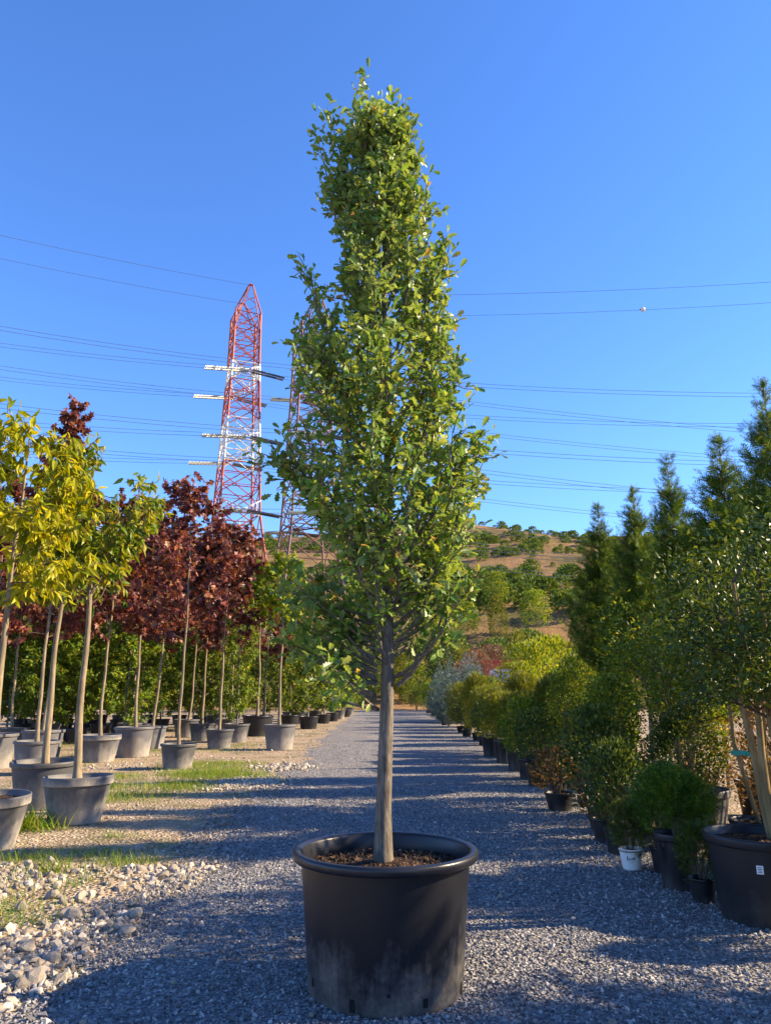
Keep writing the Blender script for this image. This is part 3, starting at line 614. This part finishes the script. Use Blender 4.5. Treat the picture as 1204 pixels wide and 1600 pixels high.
# back rows: feathered green trees in black pots, purple maples among them
FL = 'leafy green young tree in the shaded back rows'; FG = 'green trees of the back rows'; BL = 'black pot in the shaded back rows'; BG = 'black pots of the back rows'
for row, (y0, x0, n) in enumerate([(24.5, -8.2, 6), (28., -9, 8), (33, -7, 9), (40, -6.5, 9)]):
    for i in range(n):
        x = x0 - 1.45 * i + pr.normal(0, .15); y = y0 + pr.normal(0, .3) + .1 * i
        potted('dark', .8, feather[(i + row) % 3], x, y, BL, FL, 'young_tree', 'tree', FG, BG, ts=(1, 1, pr.uniform(.85, 1.1)))
for i, (x, y) in enumerate([(-6.2, 26), (-8.8, 26.5), (-11.2, 25.5), (-13.5, 24), (-6.3, 31), (-10, 31), (-13.5, 30), (-8, 36), (-5.6, 35.5), (-16, 28), (-12, 20.5), (-11.5, 36), (-5.5, 44)]):
    potted('grey2', .85, maples[i % 3], x, y, PL, ML, 'maple_tree', 'tree', MG, PG, (0, pr.normal(0, .03)), pr.uniform(1.05, 1.25))

# ------------------------------------------------------------------ right-hand rows
con = [conifer(60 + k, 4.75, (.92, .98, .9)[k], .30, 58, 11, irr=.32, power=.85, size=(.14, .27), bare=(.0, .0, .35)[k]) for k in range(3)]
def tall(parts, x, y, label, ts, group=None):
    inst('nursery_pot', POT['dark'], (x, y, 0), 'black pot of a tall conifer behind the shrub row', 'plant pot', 'pots of the tall conifers', 0, (.6, .6, .8))
    inst('conifer_tree', parts, (x, y, .36), label, 'tree', group, pr.random() * 6.28, ts)
tall(con[0], 4.75, 10.0, 'broad feathery conifer, widest of the tall conifer row', (1.15, 1.15, 1.0))
tall(con[2], 4.35, 10.9, 'conifer with long bare trunk below feathery tip', (.8, .8, 1.0))
tall(con[1], 4.35, 12.6, 'conifer with pale feathery tip behind the bare-trunked conifer', (.85, .85, 1.0))
tall(con[0], 4.2, 14.2, 'dense dark conifer at the far end of the tall conifer row', (.95, .95, 1.02))
tall(con[1], 4.6, 8.4, 'dark conifer rising tallest beside the multi-stemmed trees', (.85, .85, 1.03))
HL = 'conifer in the hedge-like row at the foot of the tall conifers'; HG = 'conifers filling the tall row'
for x, y, s in [(5.6, 12), (5.5, 14.5), (4.9, 16.5), (4.6, 18.8), (6.2, 17)] and [(5.7, 13, .7), (5.0, 16.6, .7), (4.9, 19.4, .6), (6.6, 18, .7)]:
    inst('conifer_tree', con[pr.integers(2)], (x, y, 0), HL, 'tree', HG, pr.random() * 6.28, (s, s, s))
# trees of the same row standing beside the camera; they shade the road
SL = 'conifer of the row continuing beside the road'; SG = 'conifers continuing the row'
for x, y, s in [(4.6, 3.9, .9), (4.2, 2.2, .8), (5.2, 6.6, .95), (5.0, .3, .9), (6.6, 1.5, 1.0)]:
    inst('conifer_tree', con[pr.integers(2)], (x, y, 0), SL, 'tree', SG, pr.random() * 6.28, (s * 1.1, s * 1.1, s * .8))

def multistem(seed, H, ns, spreadr, crownR, c0, leafm, n=2600, size=(.045, .075), lump=.5):
    r = np.random.default_rng(seed); P = []; D = []; br = Geo(); stems = []
    for i in range(ns):
        a = 6.283 * i / ns + r.normal(0, .3); e = np.array([math.cos(a) * spreadr * r.uniform(.5, 1), math.sin(a) * spreadr * r.uniform(.5, 1), H * r.uniform(.6, .8)])
        s = np.linspace(0, 1, 7); Q = np.outer(s ** 1.3, e * np.array([1, 1, 0])) + np.outer(s, e * np.array([0, 0, 1])) + np.array([math.cos(a), math.sin(a), 0]) * .05; Q[1:] += r.normal(0, .012, (6, 3))
        stems.append(Geo().add(*tube(Q, np.linspace(.034, .012, 7), 8)).mesh('stem', M['bark_myrtle'], True))
        for k in range(7):
            b = Q[3 + k % 4]; d = unit(np.array([math.cos(a + r.normal(0, 1.2)), math.sin(a + r.normal(0, 1.2)), r.uniform(.3, 1.2)])); L = crownR * r.uniform(.4, .85)
            br.add(*tube([b, b + d * L * .5 + r.normal(0, .02, 3), b + d * L], [.012, .008, .003], 4))
            m = n // (ns * 7); c = b + d * L; P.append(c + r.normal(0, 1, (m, 3)) * np.array([.24, .24, .17]) * lump * crownR)
            D.append(unit(P[-1] - c + UP * .05 + r.normal(0, .1, (m, 3))))
    P = np.concatenate(P); D = np.concatenate(D); P[:, 2] = np.maximum(P[:, 2], c0 + r.random(len(P)) * .15)
    cr = Geo().add(*place(*SIMPLE, P, unit(D + r.normal(0, .5, P.shape)), unit(UP + r.normal(0, .6, P.shape)), r.uniform(*size, len(P))))
    return [('stem', m_) for m_ in stems] + [('branches', br.mesh('branches', M['bark_dark']), 'stuff'), ('crown', cr.mesh('crown', M[leafm]), 'stuff')]
inst('nursery_pot', pot_parts(.36, .31, .56, 'pot_black', .06, .06, 0), (2.64, 5.6, 0), 'largest black pot of the shrub row with a white tag', 'plant pot')
tagp = Geo().add(*box(-.021, .021, -.002, .002, -.026, .026))
t_ = inst('plant_tag', [('card', tagp.mesh('card', M['tag_white']))], (2.4645, 5.294, .38), 'small white printed tag stuck on the largest black pot', 'tag', None, R(-30), 1, (R(-5), 0))
for k, (w_, z_) in enumerate([(.012, .014), (.015, .004), (.010, -.006), (.014, -.015)]):
    link('print_line', Geo().add(*box(-w_, w_, -.0035, -.0022, z_ - .0018, z_ + .0018)).mesh('print_line', M['ink']), t_.children[0])
inst('multistem_tree', multistem(71, 2.5, 6, .38, .72, .95, 'dark', 9500, (.035, .06), .8), (2.80, 5.66, .47), 'multi-stemmed tree with ridged tan trunks and dark crown in the largest black pot', 'tree', None, .6)
inst('nursery_pot', pot_parts(.40, .34, .48, 'pot_grey2', .07, .06, 0), (3.45, 8.9, 0), 'wide pot with pale rim behind the juniper', 'plant pot')
inst('multistem_tree', multistem(72, 2.2, 7, .34, .75, .85, 'green', 7500, (.035, .06), .85), (3.45, 8.9, .40), 'multi-stemmed tree with bare tan trunks in the wide pale-rimmed pot', 'tree', None, 2.)
inst('plant_ribbon', [('band', Geo().add(*box(-.045, .045, -.03, .03, -.028, .028)).mesh('band', M['teal'])), ('tail', Geo().add(*box(.03, .09, -.035, -.028, -.035, .005)).mesh('tail', M['teal']))], (3.27, 8.62, 1.06), 'teal ribbon tied round the bare trunks', 'ribbon', None, .3)
inst('plant_ribbon', [('band', Geo().add(*box(-.07, .06, -.02, .02, -.02, .018)).mesh('band', M['teal'])), ('tail', Geo().add(*box(.05, .11, -.026, -.02, -.03, .008)).mesh('tail', M['teal']))], (3.15, 6.9, 1.0), 'teal ribbon on the dark slanting stem', 'ribbon', None, -.2)
g = Geo().add(*tube([(0, 0, 0), (-.10, -.05, .35), (-.19, -.08, .72), (-.21, -.1, 1.05), (-.16, -.1, 1.6)], [.022, .02, .018, .015, .006], 7))
inst('slanting_sapling', [('stem', g.mesh('stem', M['bark_myrtle'], True))] + bush(90, .8, .8, 420, 'dark', SIMPLE, (.05, .08), .05, .2, 4, 3)[1:] , (3.33, 7.05, .35), 'slanting sapling stem with teal ribbon between the multi-stemmed trees', 'tree')
for c in bpy.data.objects['slanting_sapling'].children:
    if c.name.startswith('foliage'): c.location = (-.15, -.1, 1.15)
inst('nursery_pot', POT['dark'], (3.33, 7.05, 0), 'black pot of the slanting sapling', 'plant pot', None, 0, (.55, .55, .75))

B = {'yew': bush(80, .62, .62, 1500, 'yew', SPRAY, (.07, .13), .04, .9), 'dark': bush(81, .9, 1.1, 2400, 'dark', SIMPLE, (.045, .075), .05, .4), 'green': bush(82, 1.0, 1.3, 2400, 'green', SIMPLE, (.05, .08), .05, .4),
     'gold': bush(83, 1.1, 1.2, 2600, 'gold', SPRAY, (.08, .14), .05, .8), 'dry': bush(84, .5, .5, 520, 'dry', SIMPLE, (.04, .09), .03, .6, stems=9), 'spr': bush(85, .45, .5, 700, 'dark', SPRAY, (.06, .11), .02, .7),
     'thick': bush(89, 1.5, 1.3, 2600, 'dry', SIMPLE, (.03, .06), .05, .5, lumps=9, stems=22),
     'tallg': bush(86, 1.2, 2.1, 4600, 'green', SIMPLE, (.045, .075), .15, .3, lumps=9, stems=8), 'talld': bush(87, 1.2, 2.0, 4600, 'dark', SIMPLE, (.045, .08), .12, .3, lumps=9, stems=8), 'goldt': bush(88, 1.0, 1.7, 3600, 'gold', SPRAY, (.08, .14), .06, .9, lumps=8)}
def shrub(k, potk, w, x, y, plabel, tlabel, ts=1., pg=None, tg=None, hs=None, pname='nursery_pot', lean=(0, 0)):
    potted(potk, w, B[k], x, y, plabel, tlabel, 'shrub', 'shrub', tg, pg, lean, ts, hs, pname)
# front of the row, nearest first
shrub('yew', 'tall', .34, 2.34, 6.42, 'tall black ribbed pot of the juniper', 'bright green juniper bush in the tall ribbed pot', (1.0, 1.0, .95))
shrub('spr', 'black', .20, 2.36, 6.02, 'small black pot at the foot of the largest black pot', 'low dark sprig plant in front of the largest black pot', (.7, .7, .8))
shrub('spr', 'black', .25, 2.42, 6.95, 'black pot with pale dusty foot beside the white pot', 'dark sprig plant between white pot and juniper', (1, 1, 1.1))
shrub('spr', 'white', .205, 2.17, 7.08, 'small white printed pot standing in the shade at the road edge', 'dark drooping plant growing in the small white pot', (.8, .8, .9))
shrub('dark', 'black', .27, 2.26, 7.75, 'black pot right behind the white pot', 'dark bushy evergreen right behind the white pot', (.65, .65, .8))
shrub('dry', 'black', .27, 2.3, 8.35, 'black pot of the half dead bush near the white pot', 'half dead brownish bush near the white pot', (1, 1, 1.1))
shrub('dark', 'black', .32, 2.45, 9.0, 'black pot of the leafy dark shrub beside the dead bush', 'leafy dark shrub beside the dead brownish bush', (.9, .9, 1.05))
shrub('dry', 'black', .40, 2.32, 10.5, 'low black pot of the dry yellow bush', 'dry yellow-brown bush leaning over the road edge', (1.35, 1.35, 1.2), hs=.8)
shrub('spr', 'black', .30, 2.55, 11.6, 'low black pot just past the dry yellow bush', 'low dark plant just past the dry yellow bush', (1.2, 1.2, 1.1))
inst('shrub', B['yew'], (2.78, 4.98, .12), 'leafy green bush beside the largest black pot at the road edge', 'shrub', None, 1., (.8, .8, 1.1))
inst('nursery_pot', POT['black'], (2.78, 4.98, 0), 'small black pot below the leafy bush at the road edge', 'plant pot', None, 0, (.6, .6, .5))
for i, (x, y) in enumerate([(2.57, 13.2), (2.62, 14.3), (2.66, 15.8), (2.66, 17.5), (2.6, 19.3)]):
    shrub(['dark', 'green', 'gold', 'gold', 'dark'][i], 'tall' if i > 1 else 'black', .42, x, y, 'dark square-shouldered pot at the foot of the golden shrubs', ['dark rounded shrub past the dry bush', 'green rounded shrub past the dark one', 'golden rounded shrub', 'golden rounded shrub', 'dark shrub'][i] + ' along the road edge', (.95, .95, .9), 'pots at the foot of the golden shrubs', ['a', 'b', 'golden shrubs', 'golden shrubs', 'c'][i] if i in (2, 3) else None)
# second and third ranks
kinds = ['talld', 'tallg', 'goldt', 'gold', 'green', 'tallg']
SR = {'talld': 'dark tall evergreen shrub in the dense ranks behind the road-edge pots', 'tallg': 'tall leafy green shrub in the dense ranks behind the road-edge pots', 'goldt': 'tall golden shrub in the dense ranks behind the road-edge pots', 'gold': 'round golden shrub in the dense ranks behind the road-edge pots', 'green': 'round green shrub in the dense ranks behind the road-edge pots', 'dark': 'round dark shrub in the dense ranks behind the road-edge pots'}
ranks = [('talld', 3.0, 8.0, .62), ('tallg', 2.95, 10.0, .7), ('tallg', 3.3, 11.4, .8), ('tallg', 3.2, 13.2, .8), ('tallg', 3.9, 9.9, .9), ('goldt', 3.15, 14.6, .95), ('gold', 3.1, 16.2, 1.1), ('goldt', 3.2, 18.0, .95), ('green', 3.9, 14.0, 1.3), ('tallg', 4.1, 16., 1.0), ('gold', 3.0, 21, 1.2), ('goldt', 3.6, 20, 1.1), ('green', 4.4, 18.5, 1.5),
         ('gold', 3.0, 23.5, 1.2), ('goldt', 3.1, 26, 1.1), ('gold', 4.0, 24, 1.4), ('gold', 4.2, 28, 1.3), ('dark', 3.0, 28.5, 1.2), ('gold', 3.3, 31, 1.4), ('green', 3.1, 31.5, 1.0), ('goldt', 4.4, 33, 1.1), ('dark', 3.0, 39, 1.1), ('gold', 3.4, 43, 1.6), ('green', 3.4, 49, 1.7), ('dark', 3.5, 56, 1.8), ('green', 3.6, 64, 1.8), ('gold', 5.4, 26, 1.5), ('goldt', 5.6, 31, 1.2), ('green', 5, 37, 1.7), ('gold', 5.3, 43, 1.6),
         ('talld', 3.5, 3.2, .8), ('talld', 3.3, .9, .9)]
for k, x, y, s in ranks:
    inst('nursery_pot', POT['black'], (x, y, 0), 'black pot hidden low among the dense shrub ranks', 'plant pot', 'pots of the shrub ranks', 0, (1.2, 1.2, .9))
    inst('shrub', B[k], (x, y, .22), SR[k], 'shrub', SR[k].replace(' in', 's in', 1), pr.random() * 6.28, (s, s, s * pr.uniform(.9, 1.05)))

for x, y, s_, in [(4.1, 7.7, 1.), (4.8, 8.7, 1.1), (4.4, 6.7, .9), (3.95, 9.7, .8)]:
    inst('shrub', B['thick'], (x, y, 0), 'dry reddish-brown thicket behind the multi-stemmed trees', 'shrub', 'dry thickets behind the multi-stemmed trees', pr.random() * 6.28, (s_, s_, s_ * 1.15))
RE = 'low leafy bush closing the far end of the road'
for x, y, k, s_ in [(-1.2, 88, 'green', 2.2), (.2, 86, 'dark', 2.0), (1.4, 88, 'gold', 2.2), (2.6, 84, 'green', 2.4), (-2.4, 84, 'gold', 2.2), (3.2, 79, 'dark', 1.8)]:
    inst('shrub', B[k], (x, y, 0), RE, 'shrub', 'bushes closing the far end of the road', pr.random() * 6.28, s_)

# the print on the white pot
wt = [o for o in bpy.data.objects if o.get('label', '').startswith('small white printed pot')][0]
def text(body, size, loc, mat, name='lettering', rotz=0., parent=None):
    cu = bpy.data.curves.new(name, 'FONT'); cu.body = body; cu.size = size; cu.align_x = 'CENTER'; cu.extrude = .0006; cu.offset = size * .03
    t = bpy.data.objects.new(name, cu); me = bpy.data.meshes.new_from_object(t); bpy.data.objects.remove(t); me.materials.append(mat)
    return link(name, me, parent)
wb = [c for c in wt.children if c.name.startswith('body')][0]
ca = math.atan2(-7.08, -2.17) - wt.rotation_euler[2]
for txt, sz, z in (('DW', .042, .102), ('- - - - -', .014, .088), ('- - -', .014, .072)):
    o = text(txt, sz, None, M['ink'], 'lettering', parent=wb)
    rr_ = .078 + .022 * (z / .17) + .003
    o.location = (rr_ * math.cos(ca), rr_ * math.sin(ca), z); o.rotation_euler = (R(83), 0, ca + R(90))

# ------------------------------------------------------------------ middle distance beyond the rows
spruce = conifer(95, 3.4, 1.1, .04, 36, 9, 'spruce', tpl=NEEDLE, size=(.16, .28), up=.15, irr=.12, power=.85)
for i, (x, y, s) in enumerate([(2.95, 36, .85), (3.6, 34, 1.0), (4.3, 37, 1.05), (3.0, 42, .95), (3.9, 45, 1.1)]):
    inst('blue_spruce', spruce, (x, y, 0), 'silvery blue spruce among the far golden shrubs', 'tree', 'blue spruces among the far golden shrubs', pr.random() * 6.28, s)
def far_tree(seed, H, Rr, leafm, n=2600, size=(.16, .3), base=.8): return bush(seed, Rr * 2, H, n, leafm, SIMPLE, size, base, .4, 10, 6)
FT = {'yel': far_tree(101, 4.6, 1.5, 'yellow', 2400, (.14, .24), 1.), 'plum': far_tree(102, 4.8, 1.6, 'plum', 2000, (.12, .2), 1.4), 'grn': far_tree(103, 6.2, 2.0, 'green', 2600), 'drk': far_tree(104, 6.5, 1.9, 'dark', 2600), 'scr': far_tree(105, 4.5, 2.3, 'scrub', 1500, (.25, .45), .2), 'pale': far_tree(106, 7.0, 1.3, 'gold', 2200, (.16, .3), .6)}
LBL = {'yel': 'bright yellow-green tree standing before the red shed', 'plum': 'bare-looking brownish plum tree beyond the blue spruces', 'grn': 'round green tree at the foot of the hill', 'drk': 'dark round tree at the foot of the hill', 'pale': 'narrow pale tree at the foot of the hill', 'scr': 'low scrubby tree at the foot of the hill'}
far = [('yel', 7.5, 42, .8), ('yel', 8.6, 44, .95), ('yel', 10.4, 47, 1.1), ('plum', 5.6, 52, .85), ('plum', 6.8, 58, 1.0), ('plum', 9.5, 66, 1.1), ('grn', 3.0, 74, .8), ('drk', 5.2, 70, .75), ('pale', 7.2, 72, .95), ('grn', 9.6, 76, 1.0), ('drk', 11.5, 72, .9), ('pale', 13.5, 78, 1.1), ('grn', 16, 74, 1.1),
       ('grn', 0.4, 86, .9), ('drk', -1.8, 82, .8), ('pale', 1.7, 84, .8), ('grn', -4.5, 78, 1.), ('drk', -7.5, 74, 1.0), ('grn', -10, 70, 1.), ('grn', -14, 72, 1.1), ('pale', -12, 66, 1), ('drk', -18, 70, 1.1), ('grn', 19, 70, 1.2), ('grn', -5.5, 60, .85), ('drk', -8.5, 56, .85), ('pale', -6.8, 66, .9), ('grn', -24, 66, 1.2), ('drk', -21, 58, 1.0), ('grn', -16, 55, 1.), ('grn', -28, 60, 1.2), ('grn', 23, 76, 1.2), ('scr', 4, 90, 1), ('scr', 8, 92, 1.1), ('scr', 13, 90, 1.2), ('scr', 18, 94, 1.1), ('grn', 6, 98, 1.1), ('grn', 11, 102, 1.0), ('scr', 0, 96, 1.2), ('pale', 15, 100, 1.0), ('grn', 21, 104, 1.1), ('drk', 26, 98, 1.2), ('pale', 9, 108, .9), ('grn', 17, 114, 1.), ('drk', 3, 106, 1.0), ('grn', 30, 110, 1.2)]
for k, x, y, s in far:
    inst('far_tree', FT[k], (x, y, float(terrain(x, y)) - .1), LBL[k], 'tree', LBL[k].replace(' tree', ' trees', 1), pr.random() * 6.28, (s, s, s * pr.uniform(.9, 1.1)))
# scrub on the hillside reads as one mass
r = np.random.default_rng(12); T, TF = None, None
sv = []; 
src = FT['scr'][1][1]; nv = len(src.vertices); co = np.empty(nv * 3, np.float32); src.vertices.foreach_get('co', co); co = co.reshape(-1, 3)
RH = (np.array([(0, 0, 0), (.3, .5, .05), (0, 1, -.05), (-.3, .5, .05)]), np.array([(0, 1, 2, 3)]))
small = bush(107, 2.0, 1.6, 330, 'scrub', RH, (.24, .42), .0, .4, 8, 2)[1][1]
nv = len(small.vertices); co = np.empty(nv * 3, np.float32); small.vertices.foreach_get('co', co); co = co.reshape(-1, 3)
fc = np.array([p.vertices[:] for p in small.polygons])
N = 4200; X = r.uniform(-190, 210, N); Y = 112 + 250 * r.random(N) ** 1.25
band = np.sin(Y * .055 + .6 * np.sin(X * .03)) + .55 * np.sin(X * .06 + Y * .03) + r.normal(0, .55, N); kp = band > (.0 + .8 * np.clip((Y - 270) / 90, 0, 1)); X, Y = X[kp], Y[kp]
g = Geo(); Zt = terrain(X, Y)
for x, y, z in zip(X, Y, Zt):
    s = r.uniform(.6, 2.3) * np.array([1, 1, r.uniform(.7, 1.2)]); a = r.random() * 6.28; c, q = math.cos(a), math.sin(a)
    v = co * s; g.add(np.stack([v[:, 0] * c - v[:, 1] * q + x, v[:, 0] * q + v[:, 1] * c + y, v[:, 2] + z - .2], -1), fc)
sc = link('scrub', g.mesh('scrub', M['scrub']), None, 'stuff'); tag(sc, 'low green scrub scattered over the dry hillside', 'scrub')
# red shed beyond the shrubs
sh_ = inst('red_shed', [], (9.6, 60, 0), 'small red shed with pale blue window panes beyond the shrubs', 'shed')
w = link('wall', Geo().add(*box(-1.6, 1.6, 0, 2.5, 0, 4.1)).mesh('shed_wall', M['shed_red']), sh_)
link('roof', Geo().add(*box(-1.75, 1.75, -.15, 2.65, 4.1, 4.22)).mesh('shed_roof', M['shed_red']), sh_)
for k in range(3):
    wi = link('window', Geo().add(*box(-1.35 + .95 * k, -.55 + .95 * k, -.03, .02, 2.5, 3.5)).mesh('window', M['paint_white']), w)
    link('pane', Geo().add(*box(-1.29 + .95 * k, -.61 + .95 * k, -.045, -.01, 2.56, 3.44)).mesh('pane', M['shed_glass']), wi)

# ------------------------------------------------------------------ pylons and lines
def pylon(name, label, loc, H, wb, ww, wt_, cols, band_z, rotz, arms, ins, peak):
    """lattice tower: four legs, ring and cross bracing built band by band; arms along local y, strings along local x"""
    root = inst(name, [], loc, label, 'pylon', None, rotz)
    def hw(z):
        t = z / H
        return np.interp(t, [0, .34, .5, .84, 1.0], [wb, ww * 1.12, ww, wt_, wt_ * .95])
    lv = [0.]; 
    while lv[-1] < H - 1.5: lv.append(lv[-1] + max(1.9, hw(lv[-1]) * 1.35))
    lv[-1] = H
    corner = lambda z, k: np.array([hw(z) * (1, -1, -1, 1)[k], hw(z) * (1, 1, -1, -1)[k], z])
    for b in range(len(band_z) - 1):
        g = Geo()
        for z0, z1 in zip(lv[:-1], lv[1:]):
            if not (band_z[b] <= (z0 + z1) / 2 < band_z[b + 1]): continue
            for k in range(4):
                a0, a1 = corner(z0, k), corner(z1, k); b0, b1 = corner(z0, (k + 1) % 4), corner(z1, (k + 1) % 4)
                g.add(*bar(a0, a1, .17)); g.add(*bar(a0, b1, .085)); g.add(*bar(b0, a1, .085)); g.add(*bar(a1, b1, .08))
                mm = (a0 + a1) / 2; mc = (a0 + b0 + a1 + b1) / 4; g.add(*bar(mm, mc, .05)); g.add(*bar((b0 + b1) / 2, mc, .05))
        if g.n: link('lattice_section', g.mesh('lattice_section', M[cols[b % len(cols)]]), root)
    if peak:
        g = Geo()
        for s in (-1, 1):
            for k, tipx in ((1, .25), (-1, -.25)):
                g.add(*bar((wt_ * k, s * wt_, H), (tipx, s * peak[0], H + peak[1]), .12)); g.add(*bar((wt_ * k, s * wt_, H - 3), (tipx, s * peak[0], H + peak[1]), .08))
                for f in (.3, .6): g.add(*bar((wt_ * k * (1 - f) + tipx * f, s * (wt_ * (1 - f) + peak[0] * f), H + peak[1] * f), (-wt_ * k * (1 - f) - tipx * f, s * (wt_ * (1 - f) + peak[0] * f), H - 3 + (peak[1] + 3) * f), .06))
            g.add(*bar((.25, s * peak[0], H + peak[1]), (-.25, s * peak[0], H + peak[1]), .2))
        g.add(*bar((0, peak[0], H + peak[1]), (0, -peak[0], H + peak[1]), .06)); 
        link('earth_wire_arm', g.mesh('earth_wire_arm', M[cols[(len(band_z) - 2) % len(cols)]]), root)
    tips = []
    for z, L, c in arms:
        for s in (-1, 1):
            g = Geo(); h = hw(z); tip = np.array([0, s * (h + L), z])
            for k in (-1, 1):
                g.add(*bar((k * h, s * h, z), tip, .11)); g.add(*bar((k * h, s * h, z + 2.2), tip, .10))
                for f in (.25, .5, .75):
                    p0 = np.array([k * h * (1 - f), s * (h + L * f), z]); p1 = np.array([k * h * (1 - f), s * (h + L * f), z + 2.2 * (1 - f)]); g.add(*bar(p0, p1, .06)); g.add(*bar(p0, p0 * np.array([-1, 1, 1]), .06))
            arm = link('cross_arm', g.mesh('cross_arm', M[c]), root)
            for sx in (-1, 1):
                for dy in (-.4, .4):
                    n = 30; pr_ = []; Lx = ins * (1.1 if sx < 0 else .85)
                    xs = np.linspace(.3, Lx, 2 * n); rad = np.where(np.arange(2 * n) % 2 == 0, .12, .2)
                    Q = np.column_stack([sx * xs, np.full(2 * n, tip[1] + dy), z - .25 - .10 * xs])
                    link('insulator', Geo().add(*tube(Q, rad, 6)).mesh('insulator', M['glass_ins' if sx < 0 else 'dark_ins']), arm)
                tips.append((sx, np.array([sx * Lx, tip[1], z - .25 - .10 * Lx])))
    top = [np.array([0, s * peak[0], H + peak[1]]) for s in (-1, 1)] if peak else []
    cz, szn = math.cos(rotz), math.sin(rotz)
    w2 = lambda p: np.array([p[0] * cz - p[1] * szn + loc[0], p[0] * szn + p[1] * cz + loc[1], p[2] + loc[2]])
    return [(sx, w2(p)) for sx, p in tips], [w2(p) for p in top]
rot1 = R(22)
t1, top1 = pylon('power_pylon', 'red and white banded lattice pylon with long insulator strings', (-21.6, 104, float(terrain(-21.6, 104)) - .5), 49.5, 5.4, 2.6, 2.0, ['paint_white', 'paint_red'], [0, 9, 15.5, 19.5, 25.5, 31.5, 37.5, 41.5, 60], rot1, [(17.5, 3.5, 'paint_white'), (28.0, 4.2, 'paint_white'), (38.5, 3.5, 'paint_white')], 5.8, (3.0, 4.0))
t2, top2 = pylon('power_pylon', 'dull red-brown lattice pylon half hidden behind the oak crown', (-10.6, 98, float(terrain(-10.6, 98)) - .5), 47, 5.2, 2.7, 2.2, ['steel', 'steel'], [0, 60], rot1, [(18.5, 3.5, 'steel'), (29.0, 4.2, 'steel'), (38.5, 3.5, 'steel')], 4.0, (3.2, 4.0))
def wire(p0, p1, sag, label, group, rad=.028, twin=True):
    s = np.linspace(0, 1, 25); Q = np.outer(1 - s, p0) + np.outer(s, p1); Q[:, 2] -= sag * 4 * s * (1 - s)
    for dz in ((0., .5) if twin else (0.,)):
        o = link('power_line', Geo().add(*tube(Q - Q[0], rad, 4)).mesh('power_line', M['wire']), loc=Q[0] + np.array([0, .15, dz])); tag(o, label, 'power line', group)
    return Q
WL = 'thin power line leaving the red and white pylon over the cherry trees'
dL = np.array([-120., -62, 4.]); dR = np.array([165., -22, -2.])
for sx, p in t1:
    if sx < 0: wire(p, p + dL, 5.5, WL, 'lines over the cherry trees')
    else: wire(p, p + np.array([200., -8, -12.]), 6., 'thin power line running from the pylons over the tall conifers', 'lines over the tall conifers')
for p in top1: wire(p, p + dL, 4, WL, 'lines over the cherry trees', twin=False)
for sx, p in t2:
    if sx < 0: wire(p, p + dL * 1.05 + np.array([0, 0, 3]), 6, WL, 'lines over the cherry trees')
    else: wire(p, p + dR, 6., 'thin power line running from the pylons over the tall conifers', 'lines over the tall conifers')
Q = None
for p in top2: Q = wire(p, p + dR + np.array([0, 0, 6]), 4.5, 'thin power line running from the pylons over the tall conifers', 'lines over the tall conifers', twin=False)
bq = Q[7]
inst('marker_ball', [('shell', Geo().add(*lathe([(.001, -.33, 0)] + [(.33 * math.cos(a), .33 * math.sin(a), 0) for a in np.linspace(-1.4, 1.4, 9)] + [(.001, .33, 0)], 16)).mesh('shell', M['paint_white'], True)), ('clamp', Geo().add(*tube([(-.45, 0, 0), (.45, 0, 0)], .07, 6)).mesh('clamp', M['steel']))], tuple(bq), 'white warning ball hanging on a power line', 'marker ball')
